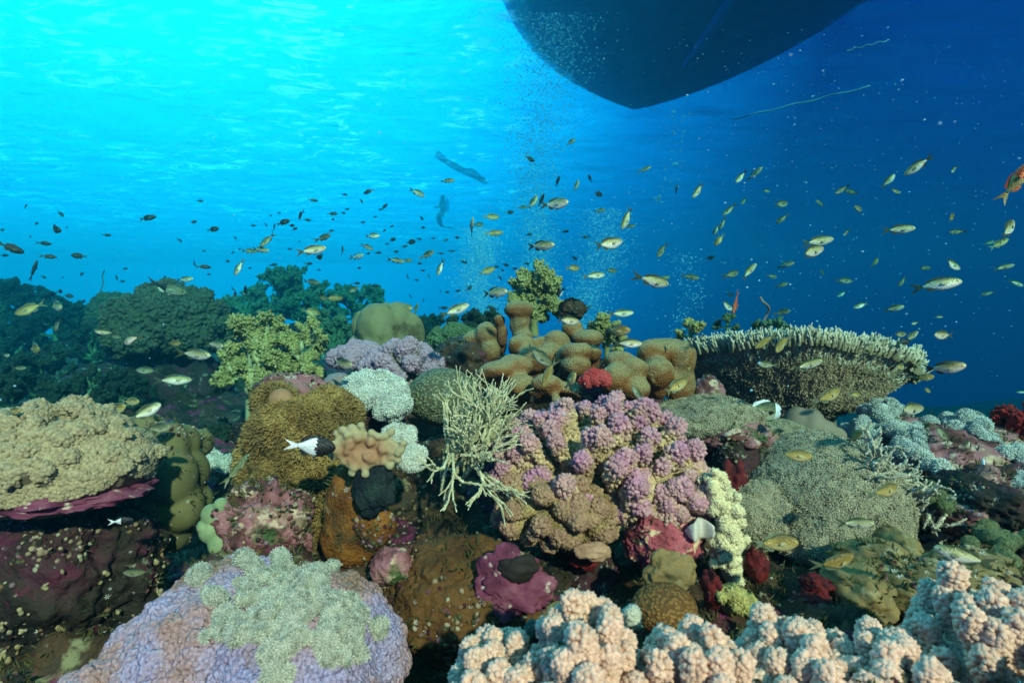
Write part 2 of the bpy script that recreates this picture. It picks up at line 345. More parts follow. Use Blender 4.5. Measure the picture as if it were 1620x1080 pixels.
def haze_box():
    lo, hi = np.array([-60.5, -1.6, -16.]), np.array([60.5, 50.5, 5.6])
    V = np.array([[x, y, z] for x in (lo[0], hi[0]) for y in (lo[1], hi[1]) for z in (lo[2], hi[2])])
    F = np.array([[0, 1, 3, 2], [4, 6, 7, 5], [0, 4, 5, 1], [2, 3, 7, 6], [0, 2, 6, 4], [1, 5, 7, 3]])
    m = bpy.data.materials.new('sea_water'); m.use_nodes = True; N, L = m.node_tree.nodes, m.node_tree.links; N.clear()
    out = N.new('ShaderNodeOutputMaterial'); pv = N.new('ShaderNodeVolumePrincipled'); L.new(pv.outputs[0], out.inputs['Volume'])
    D = .5
    ss = (.005, .034, .042); sa = (.21, .008, .0)
    c = [s/D for s in ss]; a = [max(0., 1-x/(D*(1-cc)))**2 for x, cc in zip(sa, c)]
    pv.inputs['Density'].default_value = D; pv.inputs['Color'].default_value = (*c, 1); pv.inputs['Absorption Color'].default_value = (*a, 1); pv.inputs['Anisotropy'].default_value = .75
    o = obj('haze', V, F, m, smooth=False); tag(o, kind='stuff')
haze_box()
# ------------------------------------------------------------------ coral builders
ROCKS = []
def rs(s): return np.random.default_rng(s)
def warts(V, F, n, size, rng, zs=1.0, proto=None, tipf=None, jit=.15, keep=None, sink=.25):
    P, N, T, B = sample(V, F, n, rng, keep)
    s = size*rng.uniform(.65, 1.3, n); P = P+N*(s*zs*(-sink))[:, None] if sink else P
    a = {'tip': tipf(P)} if tipf else {}
    return place(proto or ICO[1], P, N, s, rng, zs, jit, a)
def with_tip(V, F, tipf, rnd=.5, up=0.): return (V, F, {'tip': tipf(V), 'rnd': np.full(len(V), rnd), 'up': np.full(len(V), up)})
def star(k=6, w=.16, h=.35, l=1.0):
    """a polyp: k thin tentacles opening outwards"""
    V = [[0, 0, -.2]]; F = []
    for i in range(k):
        a = 2*math.pi*i/k; c, s = math.cos(a), math.sin(a); n = len(V)
        V += [[-s*w*.5+c*.12, c*w*.5+s*.12, 0], [s*w*.5+c*.12, -c*w*.5+s*.12, 0], [c*l*.6-s*w*.6, s*l*.6+c*w*.6, h*.8], [c*l*.6+s*w*.6, s*l*.6-c*w*.6, h*.8], [c*l, s*l, h]]
        F += [[n, n+1, n+3], [n, n+3, n+2], [n+2, n+3, n+4], [0, n+1, n]]
    return np.array(V, float), np.array(F)
STAR6, STAR8 = star(6), star(8, .12, .5)
def spike(k=4, lean=0.):
    V = [[.16*math.cos(2*math.pi*i/k), .16*math.sin(2*math.pi*i/k), 0] for i in range(k)]+[[lean*.4+.11*math.cos(2*math.pi*i/k), .11*math.sin(2*math.pi*i/k), .6] for i in range(k)]+[[lean, 0, 1]]
    F = [[i, (i+1) % k, k+(i+1) % k] for i in range(k)]+[[i, k+(i+1) % k, k+i] for i in range(k)]+[[k+i, k+(i+1) % k, 2*k] for i in range(k)]
    return np.array(V), np.array(F)
SPIKE = spike(4, .35)

def finger_coral(name, label, cat_, c, rad, nf, fr, mat, seed, rng_el=(-.25, 1.0), club=1.25, wart=.0045, nw=26000, vox=None, group=None, tip=(.62, 1.0), start=.25, lobes=3, lobe=(.42, .66), face=None, upright=0.):
    """radiating club-shaped warty fingers (cauliflower / finger coral); rad = (rx, ry, rz)"""
    rng = rs(seed); c = np.array(c[:]); rad = np.array(rad); C, Rr = [], []
    i = np.arange(nf)+.5; z = rng_el[1]-(rng_el[1]-rng_el[0])*i/nf; ph = i*2.39996+seed
    D = np.stack([np.sqrt(np.maximum(0, 1-z*z))*np.cos(ph), np.sqrt(np.maximum(0, 1-z*z))*np.sin(ph), z], 1)+rng.normal(size=(nf, 3))*.07
    D /= np.linalg.norm(D, axis=1, keepdims=True)
    if face is not None: D = D[(D @ np.array(face)) > -.45]
    TV = []
    for d in D:
        L = rng.uniform(.86, 1.06); r = fr*rng.uniform(.8, 1.2)
        b = c+d*rad*start; e = c+d*rad*L
        if upright: b = c+d*rad*(L-.34)-np.array([0, 0, upright*.30*rad[2]]); e = e-d*rad*.04
        ax = (e-b)/np.linalg.norm(e-b); side = np.cross(ax, [0, .3, 1.])+1e-3; side /= np.linalg.norm(side); up = np.cross(side, ax); n = 9
        for t in np.linspace(0, 1, n):
            C.append(b+(e-b)*t+side*rng.normal()*r*.14); Rr.append(r*(.66+(club-.66)*t**1.5)); TV.append(t**2)
        for _ in range(lobes):
            a = rng.uniform(0, 2*np.pi); q = rng.uniform(.6, 1.0); dd = math.cos(a)*side+math.sin(a)*up; dn = rng.uniform(-.1, lobes*.5)
            C.append(e-ax*r*dn+dd*r*q*1.1); Rr.append(r*rng.uniform(*lobe)); TV.append(max(.25, 1-dn*r/np.linalg.norm(e-b))**1.5)
        if upright and start < .6: C.append(c+d*rad*.45); Rr.append(r*1.3); TV.append(0.)
    C.append(c); Rr.append(rad.min()*(.55 if upright else start*1.6)); TV.append(0.)
    V, F = balls(C, Rr, 2); V, F = remesh(V, F, vox or fr/4.2, 3)
    V = V+normals(V, F)*(fbm(V, .35/fr, 3, seed)*fr*.13)[:, None]
    if upright:
        from mathutils import kdtree
        kd = kdtree.KDTree(len(C)); [kd.insert(q, k) for k, q in enumerate(C)]; kd.balance(); TV = np.array(TV)
        def tipf(P): return np.array([TV[[h[1] for h in kd.find_n(q, 3)]].mean() for q in P])
    else:
        def tipf(P): return np.clip((np.linalg.norm((P-c)/rad, axis=1)-tip[0])/(tip[1]-tip[0]), 0, 1)
    W = warts(V, F, int(nw*.72), wart*1.08, rng, 1.6, tipf=tipf, sink=-.05)
    A = merge2(with_tip(V, F, tipf), W)
    o = obj(name, A[0], A[1], mat, org=c, attrs=A[2]); tag(o, label, cat_, group); return o

def lump(c, rad, lvl, seed, lob=0, lob_amp=.12, noise=.06, ns=2.5, fine=.0, fs=12, cut=None):
    V, F = ICO[lvl]; D = V.copy(); r = 1+noise*fbm(D, ns, 4, seed)
    if lob: f1, f2 = worley(D, lob, seed); r = r+lob_amp*(.55-f1*f1*1.1)
    if fine: r = r+fine*fbm(D, fs, 3, seed+5)
    V = D*r[:, None]*np.array(rad)+np.array(c[:])
    return V, F
def massive(name, label, cat_, c, rad, mat, seed, lvl=5, group=None, **k):
    V, F = lump(c, rad, lvl, seed, **k); (ROCKS.append((V, F)) if mat is M_tanlobe else None); o = obj(name, V, F, mat, org=c); tag(o, label, cat_, group); return o, V, F

def polyp_dome(name, label, cat_, c, rad, mat, seed, n=9000, size=.006, proto=None, lvl=5, group=None, base_mat=None, keep=None, jit=.25, puffs=0, zs=1.0, **k):
    """soft polyp colony: base body with thousands of small open polyps as its surface"""
    rng = rs(seed)
    if puffs:
        D = rng.normal(size=(puffs, 3)); D[:, 2] = np.abs(D[:, 2])*.8-.1; D[:, 1] -= .5; D /= np.linalg.norm(D, axis=1, keepdims=True)
        C = np.array(c[:])+D*np.array(rad)*.78; V, F = balls(np.vstack([C, [c[:]]]), np.concatenate([rng.uniform(.2, .36, puffs)*np.mean(rad), [.62*min(rad)]]), 2)
        V, F = remesh(V, F, np.mean(rad)/26, 2)
    else: V, F = lump(c, rad, lvl, seed, **k)
    P, N, T, B = sample(V, F, n, rng, keep)
    if puffs and name == 'tuft_coral': size *= 1.5; zs *= 1.3
    st = place(proto or STAR6, P, N, size*rng.uniform(.7, 1.25, n), rng, zs, jit)
    A = merge2((V, F, {'rnd': np.full(len(V), .35), 'up': np.zeros(len(V))}), st)
    o = obj(name, A[0], A[1], mat, org=c, attrs=A[2]); tag(o, label, cat_, group); return o

def branch_paths(rng, p0, d0, L, r0, depth, spread, paths, radii, nb=2, gravity=0., shrink=.8, seg=5, wob=.12, bound=None):
    d = d0/np.linalg.norm(d0); P = [p0]; p = p0.copy()
    for i in range(seg):
        d = d+rng.normal(size=3)*wob+np.array([0, 0, gravity]); d /= np.linalg.norm(d); p = p+d*L/seg; P.append(p.copy())
    r1 = r0*(.82 if depth else .55)
    paths.append(np.array(P)); radii.append(np.linspace(r0, r1, seg+1))
    if depth <= 0: return
    for k in range(nb):
        s = rng.normal(size=3); s -= d*(s@d); s /= np.linalg.norm(s); nd = d+s*spread*rng.uniform(.6, 1.2)
        q = P[-1] if (k == 0 or rng.random() < .6) else P[rng.integers(seg//2, seg+1)]
        if bound is not None and not bound(q+nd/np.linalg.norm(nd)*L*.8): nd = d+s*.1
        branch_paths(rng, q.copy(), nd, L*shrink*rng.uniform(.8, 1.15), r1*.93, depth-1, spread, paths, radii, nb, gravity, shrink, seg, wob, bound)

def staghorn(name, label, cat_, roots, mat, seed, L=.05, r=.0032, depth=3, spread=.55, group=None, shrink=.85, nb=2, wob=.12, gravity=0., side=6, nub=0):
    rng = rs(seed); ps, rr = [], []
    for p, d in roots: branch_paths(rng, np.array(p[:]), np.array(d, float), L*rng.uniform(.8, 1.2), r*rng.uniform(.9, 1.2), depth, spread, ps, rr, nb, gravity, shrink, 5, wob)
    A = tubes(ps, rr, side); A[2]['rnd'] = np.repeat(rng.random(len(ps)), [len(p)*side+1 for p in ps])
    if nub:
        P, N, T, B = sample(A[0], A[1], nub, rng); s = place(ICO[1], P, N, r*.42*rng.uniform(.6, 1.2, nub), rng, 1.3, .2); s[2]['along'] = s[2]['up']*0+.8; A = merge2(A, s)
    o = obj(name, A[0], A[1], mat, org=roots[0][0], attrs=A[2]); tag(o, label, cat_, group); return o

def soft_tree_arrays(rng, H, W, trunk_r, nmain=5, depth=3, bits=26, bit=.006, lean=(0, 0), side=7):
    """branching leather / broccoli coral around the origin (z up): returns trunk arrays and crown arrays"""
    ps, rr = [], []; tr = [np.array([0, 0, -.1*H]), np.array([lean[0]*.3*H, 0, .15*H]), np.array([lean[0]*.6*H, 0, .38*H])]
    ps.append(np.array(tr)); rr.append(np.array([trunk_r*1.25, trunk_r, trunk_r*.8]))
    tips = []
    for i in range(nmain):
        a = 2.39996*i+rng.uniform(-.4, .4); t = (i+.5)/nmain; st = tr[1]*(1-t)+tr[2]*t
        el = -.15+1.6*t; sp = min(1.0, 1.7*W/H)
        d = np.array([math.cos(a)*math.cos(el)*sp, math.sin(a)*math.cos(el)*sp, math.sin(el)])
        L0 = .30*(H*math.sin(max(el, 0))+W*1.5*math.cos(el))*rng.uniform(.75, 1.1)
        branch_paths(rng, st, d, L0, trunk_r*.5, depth, .8, ps, rr, 3, .05, .62, 4, .18)
    T = tubes(ps, rr, side)
    Cs = []
    for p, r in list(zip(ps, rr))[1:]:
        if r[0] < trunk_r*.46:
            for t in (1.0, .75, .45): Cs.append(p[int(t*(len(p)-1))])
    Cs = np.array(Cs); n = len(Cs)*bits; rad = H*.05
    D = rng.normal(size=(n, 3)); D /= np.linalg.norm(D, axis=1, keepdims=True)
    P = np.repeat(Cs, bits, 0)+D*rad*rng.uniform(.35, 1.0, n)[:, None]
    B = place(OCT, P, D, bit*rng.uniform(.7, 1.4, n), rng, 1.7, .3)
    return T, B
def soft_tree(name, label, cat_, base, H, W, tm, cm, seed, group=None, trunk_r=None, rot=(0, 0, 0), **k):
    rng = rs(seed); T, B = soft_tree_arrays(rng, H, W, trunk_r or H*.1, **k)
    M = np.array(Euler(rot).to_matrix()); b = np.array(base[:])
    root = thing(name, label, cat_, base, group)
    obj('stalk', T[0]@M.T+b, T[1], tm, root, attrs=T[2]); obj('crown', B[0]@M.T+b, B[1], cm, root, attrs=B[2])
    return root

def rock(name, label, cat_, c, rad, mat, seed, lvl=5, group=None, amp=.16, extra=0, extra_mat=None):
    V, F = ICO[lvl]; D = V.copy(); f1, f2 = worley(D, 3.2, seed); g1, g2 = worley(D, 8, seed+3)
    r = 1+amp*fbm(D, 2.2, 5, seed)+.10*(.5-f1)+.07*(.5-g1)+.035*fbm(D, 22, 3, seed)+.035*(.5-worley(D, 19, seed+8)[0])
    V = D*r[:, None]*np.array(rad)+np.array(c[:])
    ROCKS.append((V, F)); o = obj(name, V, F, mat, org=c); tag(o, label, cat_, group); return o, V, F

# colours seen in the photograph's reef
M_pink = material('pink_tipped_coral', [(158, 128, 88), (204, 176, 134), (182, 154, 112)], scale=14, attr='tip', attr_cols=(184, 116, 158), attr_rng=(.62, 1.1), rnd=.25, bump=.2, bump_scale=500, bump_dist=.001)
M_olive = material('olive_warty_coral', [(128, 104, 64), (166, 142, 96), (144, 118, 76)], scale=16, attr='tip', attr_cols=(160, 104, 108), attr_rng=(.7, 1.5), rnd=.25, bump=.2, bump_scale=500, bump_dist=.001)
M_cream = material('cream_warty_coral', [(134, 88, 40), (170, 122, 66), (148, 102, 52)], scale=30, attr=[('tip', (196, 152, 128), (.3, 1.2)), ('up', (236, 204, 184), (.35, 1.2))], rnd=.2, bump=.2, bump_scale=420, bump_dist=.001)
M_plate = material('plate_warty_coral', [(84, 78, 60), (120, 112, 88), (100, 92, 72)], scale=16, attr='up', attr_cols=(180, 162, 126), attr_rng=(.2, 1.2), rnd=.25, bump=.2, bump_scale=400, bump_dist=.001)
M_lilac = material('lilac_finger_coral', [(122, 112, 100), (158, 138, 134), (138, 126, 116)], scale=14, attr='tip', attr_cols=(186, 146, 172), attr_rng=(.5, 1.3), rnd=.2, bump=.2, bump_scale=400, bump_dist=.001)
M_stag = material('thin_branch_coral', [(165, 160, 118), (190, 184, 140)], scale=30, attr='along', attr_cols=(225, 220, 185), attr_rng=(.4, 1.2), rnd=.15, bump=.25, bump_scale=600, bump_dist=.001)
M_stag2 = material('grey_branch_coral', [(140, 132, 108), (176, 166, 138)], scale=30, attr='along', attr_cols=(220, 212, 190), attr_rng=(.3, 1.2), rnd=.2, bump=.3, bump_scale=500, bump_dist=.001)
M_brown = material('brown_lobed_coral', [(118, 68, 28), (150, 94, 44), (134, 80, 36)], scale=9, detail=8, bump=.9, bump_scale=230, bump_dist=.003, bump_kind='VORONOI', attr='toplight_or_rim', attr_cols=(170, 152, 108), attr_rng=(.0, 1.0), vor=230, vor_col=(92, 60, 28), vor_amt=.4, patch=20, patch_col=(104, 84, 48), patch_rng=(.54, .64), patch2=34, patch2_col=(176, 160, 120), patch2_rng=(.62, .7))
M_porites = material('smooth_massive_coral', [(112, 106, 70), (140, 130, 90), (122, 112, 80)], scale=9, patch=7, patch_col=(88, 76, 48), patch_rng=(.54, .62), bump=.25, bump_scale=220, bump_dist=.0015)
M_greyporites = material('grey_green_column_coral', [(92, 88, 56), (120, 112, 72), (104, 98, 66)], scale=9, bump=.3, bump_scale=160, bump_dist=.002)
M_lavender = material('lavender_massive_coral', [(146, 120, 100), (180, 148, 148), (176, 164, 194), (164, 162, 204)], scale=9, detail=8, bump=.8, bump_scale=170, bump_dist=.003, bump_kind='VORONOI', vor=170, vor_col=(120, 84, 84), vor_amt=.4, patch=10, patch_col=(152, 120, 92), patch_rng=(.56, .66), ramp_pos=[.3, .42, .52, .66])
M_xenia = material('pale_green_pulse_coral', [(112, 120, 104), (150, 156, 138)], scale=30, attr='up', attr_cols=(204, 208, 192), attr_rng=(.3, 1.2), rnd=.25, bump=0)
M_white = material('white_tuft_coral', [(120, 128, 118), (160, 166, 152)], scale=14, attr='up', attr_cols=(225, 228, 215), attr_rng=(.2, 1.0), rnd=.25, bump=0)
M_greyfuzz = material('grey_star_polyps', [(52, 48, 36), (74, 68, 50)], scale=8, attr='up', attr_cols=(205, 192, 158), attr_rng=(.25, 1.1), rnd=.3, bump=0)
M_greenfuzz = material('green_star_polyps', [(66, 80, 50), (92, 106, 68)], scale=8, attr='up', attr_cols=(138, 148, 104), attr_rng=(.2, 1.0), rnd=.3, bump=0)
M_brain = material('honeycomb_dome_coral', [(120, 126, 92), (150, 152, 118)], scale=10, bump=1.0, bump_scale=150, bump_dist=.004, bump_kind='VORONOI', vor=150, vor_col=(66, 60, 40), vor_amt=.8)
M_brain2 = material('brown_honeycomb_coral', [(128, 92, 44), (150, 112, 60)], scale=10, bump=1.0, bump_scale=210, bump_dist=.003, bump_kind='VORONOI', vor=210, vor_col=(70, 44, 20), vor_amt=.7)
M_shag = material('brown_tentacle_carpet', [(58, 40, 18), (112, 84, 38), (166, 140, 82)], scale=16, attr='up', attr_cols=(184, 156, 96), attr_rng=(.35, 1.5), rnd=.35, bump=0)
M_orange = material('orange_brown_sponge', [(88, 50, 14), (122, 74, 22), (140, 92, 34)], scale=26, detail=9, patch=26, patch_col=(150, 126, 84), patch_rng=(.6, .7), patch2=12, patch2_col=(70, 56, 26), patch2_rng=(.52, .62), bump=.8, bump_scale=180, bump_dist=.003, bump_kind='VORONOI')
M_softy = material('yellow_soft_coral', [(136, 134, 78), (172, 166, 104)], scale=14, rnd=.3, bump=0)
M_softs = material('pale_soft_coral_stalk', [(165, 168, 118), (190, 190, 140)], scale=20, bump=.2, bump_scale=200)
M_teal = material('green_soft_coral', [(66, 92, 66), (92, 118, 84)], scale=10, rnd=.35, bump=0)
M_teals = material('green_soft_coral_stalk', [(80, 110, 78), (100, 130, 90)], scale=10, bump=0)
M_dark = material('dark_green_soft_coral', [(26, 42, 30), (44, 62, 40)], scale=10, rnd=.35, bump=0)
M_darkcaul = material('dark_cauliflower_coral', [(34, 38, 24), (62, 60, 38)], scale=16, detail=6, rnd=.3, attr='tip', attr_cols=(92, 96, 70), attr_rng=(.5, 1.3), bump=.4, bump_scale=200)
M_tablew = material('table_coral_branchlets', [(130, 118, 88), (158, 146, 112)], scale=20, attr='along', attr_cols=(226, 218, 190), attr_rng=(.25, 1.05), rnd=.15, bump=0)
M_tableu = material('table_coral_underside', [(126, 104, 80), (176, 150, 118), (150, 126, 98)], scale=16, detail=6, rnd=.35, attr='up', attr_cols=(220, 196, 160), attr_rng=(.3, 1.3), bump=.6, bump_scale=200, bump_dist=.003)
M_encr = material('encrusted_pink_rock', [(60, 42, 28), (120, 70, 70), (165, 110, 115), (130, 110, 80)], scale=16, detail=9, bump=.9, bump_scale=120, bump_dist=.006, patch=22, patch_col=(206, 176, 150), patch_rng=(.56, .62), patch2=13, patch2_col=(70, 90, 50), patch2_rng=(.58, .64))
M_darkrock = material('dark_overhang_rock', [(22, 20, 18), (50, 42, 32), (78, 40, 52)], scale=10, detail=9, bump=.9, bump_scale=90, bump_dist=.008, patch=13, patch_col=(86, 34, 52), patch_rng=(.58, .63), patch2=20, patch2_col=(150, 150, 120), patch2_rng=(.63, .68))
M_boulder = material('brown_algae_rock', [(70, 44, 18), (104, 70, 32), (92, 64, 30)], scale=12, detail=9, bump=.9, bump_scale=110, bump_dist=.005, patch=10, patch_col=(134, 110, 70), patch_rng=(.62, .70))
M_leather = material('cream_leather_coral', [(146, 104, 72), (170, 130, 96)], scale=20, bump=.4, bump_scale=300, bump_dist=.001, attr='toplight_or_rim', attr_cols=(168, 156, 118), attr_rng=(0, 1))
M_blackrock = material('blue_black_sponge', [(12, 20, 26), (24, 36, 40), (40, 58, 50)], scale=22, detail=8, bump=1.0, bump_scale=190, bump_dist=.004)
M_magenta = material('pink_coralline_crust', [(70, 28, 46), (116, 54, 78), (140, 84, 100)], scale=24, detail=8, bump=.5, bump_scale=180, bump_dist=.003, patch=34, patch_col=(200, 180, 165), patch_rng=(.6, .66))
M_red = material('red_sponge', [(50, 12, 12), (104, 24, 24), (70, 24, 34)], scale=34, detail=9, patch=40, patch_col=(150, 110, 90), patch_rng=(.58, .64), bump=.6, bump_scale=150, bump_dist=.004)
M_redfan = material('red_soft_coral', [(130, 26, 22), (165, 44, 34)], scale=20, rnd=.3, bump=0)
M_tanlobe = material('tan_plate_coral', [(104, 86, 52), (140, 118, 74), (120, 104, 70)], scale=18, patch=22, patch_col=(160, 148, 110), patch_rng=(.56, .66), patch2=30, patch2_col=(66, 66, 36), patch2_rng=(.56, .64), bump=.5, bump_scale=220, bump_dist=.002)
M_blueg = material('blue_grey_soft_coral', [(70, 88, 84), (96, 112, 100)], scale=12, rnd=.25, bump=0)
M_greylobe = material('grey_lobed_coral', [(128, 112, 96), (150, 134, 116)], scale=9, bump=.3, bump_scale=260, bump_dist=.0015)
M_fan = material('white_fan_mushroom_coral', [(196, 186, 172), (214, 206, 192)], scale=14, bump=.2, bump_scale=260, bump_dist=.001, rough=.5)
# ------------------------------------------------------------------ the reef, thing by thing
def SV(px, Y): return S(px, Y)
# centre: pink-tipped finger coral and the olive colony below it
pc = at(950, 740, 1.12)
finger_coral('finger_coral', 'large pink tipped cream finger coral in the middle of the reef', 'coral', pc, (S(178, 1.08), .17, S(118, 1.08)), 120, S(10.5, 1.08), M_pink, 3,
             rng_el=(-.38, 1.0), wart=.0036, nw=36000, lobes=6, lobe=(.45, .7), face=(0, -.8, .6), tip=(.66, 1.0), start=.35, vox=.0030, club=1.15, upright=.9)
finger_coral('finger_coral', 'olive brown warty coral tucked below the large pink tipped coral', 'coral', at(885, 800, 1.04), (S(100, 1.04), .09, S(58, 1.04)), 60, S(10, 1.04), M_olive, 8,
             rng_el=(-.9, .9), wart=.0036, nw=22000, lobes=4, face=(0, -1, .1), start=.3, vox=.005)
finger_coral('finger_coral', 'pale cream warty coral under the right edge of the pink tipped coral', 'coral', at(1062, 775, 1.04), (S(78, 1.04), .07, S(48, 1.04)), 40, S(9, 1.04), M_pink, 18,
             rng_el=(-.9, .8), wart=.0034, nw=17000, lobes=4, upright=.5, face=(0, -1, .1), start=.3, vox=.005, tip=(.8, 1.4))
# thin branching colony left of it
roots = []; r_ = rs(5)
for i in range(56):
    t = r_.random(); px = 705+75*t+r_.uniform(-12, 12); py = 752-60*t+r_.uniform(-30, 30)
    roots.append((at(px, py, 1.06+r_.uniform(-.02, .05)), (r_.uniform(-.12, .75), r_.uniform(-.35, .15), r_.uniform(.85, 1.0))))
for i in range(8):
    px = 700+70*r_.random(); roots.append((at(px, 735+r_.uniform(-25, 20), 1.02), (r_.uniform(-.6, .9), -.45, r_.uniform(-.55, .2))))
staghorn('staghorn_coral', 'pale thin branched coral fanning up beside the pink tipped coral', 'coral', roots, M_stag, 12, L=.036, r=.0029, depth=3, spread=.42, shrink=.88, wob=.07, nub=9000)
# foreground cream coral, several big colonies
for k, (px, py, Y, rx, rz, nf, fr, lab) in enumerate([
    (930, 1080, .56, 105, 128, 50, 15, 'cream warty coral with the tallest blunt finger at the front'),
    (1105, 1110, .55, 118, 128, 52, 15, 'cream pink warty coral at the front below the brown honeycomb coral'),
    (1265, 1085, .58, 92, 110, 46, 14, 'cream warty coral below the red sponges at the front'),
    (1420, 1110, .55, 100, 118, 48, 14, 'cream warty coral below the tan plate coral at the front'),
    (1570, 1040, .60, 105, 135, 50, 13.5, 'whitish cream warty coral in the front right corner'),
    (790, 1095, .60, 105, 95, 40, 13, 'low pinkish warty coral beside the shadowed brown boulder at the front')]):
    finger_coral('cauliflower_coral', lab, 'coral', at(px, py+45, Y+.05), (S(rx, Y), .11, S(rz*1.38, Y)), nf, S(fr, Y), M_cream, 40+k, rng_el=(-.1, 1.0), wart=.0033, nw=30000, lobes=8, lobe=(.38, .55), start=.3, upright=1.1,
                 club=1.0, vox=.0029, face=(0, -.7, .7), group='cream warty corals along the front edge')
# lower left: lavender boulder coral with pale pulse coral on it
lav = at(385, 1060, .80)
V, F = balls([at(340, 1075, .82)[:], at(520, 1030, .84)[:], at(240, 1110, .78)[:], at(400, 1000, .92)[:], at(580, 1060, .84)[:], at(160, 1150, .72)[:], at(470, 1100, .74)[:]],
             np.array([S(165, .82), S(122, .84), S(120, .78), S(110, .92), S(75, .84), S(90, .72), S(130, .74)]), 4)
V, F = remesh(V, F, .0042, 14)
N_ = normals(V, F); f1, f2 = worley(V, 22, 4); g1, g2 = worley(V, 75, 5); V = V+N_*(.018*(.5-f1)+.007*(.5-g1)+.014*fbm(V, 9, 3, 2))[:, None]
W_ = warts(V, F, 15000, .0046, rs(2), .55, sink=.2, keep=lambda c, n: n[:, 2] > -.2); A_ = merge2((V, F), W_)
o = obj('massive_coral', A_[0], A_[1], M_lavender, org=lav); tag(o, 'lavender and tan rounded massive coral in the lower left foreground', 'coral'); LAV = (V, F)
def on_mask(px0, py0, rx, ry):
    """keeps triangles near a world-space patch of the coral's surface"""
    def f(c, n):
        Yd = c[:, 1]; px = 810+c[:, 0]/Yd*FPX; py = 540-(c[:, 2]/Yd-math.tan(PITCH))*FPX
        return ((((px-px0)/rx)**2+((py-py0)/ry)**2) < 1+.9*fbm(c, 26, 3, 7)) & (n[:, 1] < .3)
    return f
rng = rs(77); P, N, T, B = sample(V, F, 190, rng, on_mask(440, 990, 118, 100))
C_ = P+N*.010; PV, PF = balls(C_, rng.uniform(.006, .017, len(P)), 2); PV, PF = remesh(PV, PF, .004, 2)
P2, N2, T, B = sample(PV, PF, 15000, rng); st = place(STAR6, P2, N2, .0058*rng.uniform(.7, 1.2, len(P2)), rng, 1, .35)
A = merge2((PV, PF, {'rnd': np.full(len(PV), .4), 'up': np.zeros(len(PV))}), st)
o = obj('pulse_coral', A[0], A[1], M_xenia, org=at(440, 990, .72), attrs=A[2]); tag(o, 'pale green fluffy pulse coral spread over the lavender massive coral', 'soft coral')
# brown boulder with pink crust
o, V, F = rock('boulder', 'brown algae covered boulder in shadow behind the front corals', 'boulder', at(740, 950, 1.0), (S(128, 1.0), .11, S(98, 1.0)), M_boulder, 5, lvl=6, amp=.07)
rng = rs(4)
V2, F2 = lump(at(805, 925, .905), (S(60, .9), .014, S(52, .9)), 5, 14, noise=.38, ns=2.0, fine=.05)
o = obj('coralline_crust', V2, F2, M_magenta, org=at(812, 925, .9)); tag(o, 'pink purple coralline crust on the right side of the brown boulder', 'algae crust')
V2, F2 = lump(at(822, 898, .893), (S(30, .9), .012, S(22, .9)), 4, 22, noise=.22, ns=2)
o = obj('sponge', V2, F2, material('dark_grey_sponge', [(30, 26, 24), (52, 44, 38)], scale=30), org=at(815, 905, .885)); tag(o, 'dark grey rounded sponge set in the pink coralline crust', 'sponge')
# plate coral at the left edge
pl = at(85, 738, 1.04); rng = rs(9); C_, Rr = [], []
for i in range(150):
    a = rng.uniform(0, 2*np.pi); q = math.sqrt(rng.random()); x = q*math.cos(a)*.168; y = q*math.sin(a)*.13; z = .10*(1-q*q)-.03+rng.uniform(0, .014)
    d = np.array([x*2.0, y*1.5-.15, .55]); d /= np.linalg.norm(d)
    for t in np.linspace(0, 1, 4): C_.append(np.array(pl[:])+[x, y, z]+d*t*.035); Rr.append(.0085+.0035*t)
    for _ in range(2): C_.append(np.array(pl[:])+[x, y, z]+d*.034+rng.normal(size=3)*.007); Rr.append(.007)
V, F = balls(C_, np.array(Rr), 1); bV, bF = lump(pl, (.172, .14, .085), 4, 3); V2, F2, _ = cat([(V, F), (bV, bF)]); V, F = remesh(V2, F2, .0038, 2)
W = warts(V, F, 26000, .0042, rng, 1.6, sink=-.05, tipf=lambda P: np.zeros(len(P)), keep=lambda c, n: n[:, 2] > -.35)
A = merge2(with_tip(V, F, lambda P: np.zeros(len(P))), W); o = obj('plate_coral', A[0], A[1], M_plate, org=pl, attrs=A[2]); tag(o, 'broad cream warty plate coral at the left edge of the reef', 'coral')
V2, F2 = lump(at(88, 775, 1.02), (.156, .12, .026), 5, 19, noise=.16, ns=3, fine=.04); o = obj('coralline_crust', V2, F2, M_magenta, org=at(88, 775, 1.0)); tag(o, 'maroon pink crust under the rim of the cream plate coral', 'algae crust')
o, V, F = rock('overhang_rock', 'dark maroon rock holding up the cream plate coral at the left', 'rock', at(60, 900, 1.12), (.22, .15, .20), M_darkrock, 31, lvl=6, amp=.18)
P, N, T, B = sample(V, F, 46, rs(3), lambda c, n: (n[:, 1] < -.2))
q_ = rs(3); C_, Rr = [], []
for p, n in zip(P, N):
    for _ in range(q_.integers(4, 10)): C_.append(p+q_.normal(size=3)*[.013, .004, .007]); Rr.append(q_.uniform(.0025, .0062))
PV, PF = balls(C_, np.array(Rr), 2); PV, PF = remesh(PV, PF, .0024, 1)
o = obj('sponge_crust', PV, PF, material('pale_yellow_crust', [(96, 64, 44), (150, 130, 88), (176, 164, 130), (110, 60, 66)], scale=26, detail=8, bump=.8), org=at(60, 880, 1.0)); tag(o, 'scattered pale yellow and white crusts on the dark left rock', 'crust', kind='stuff')
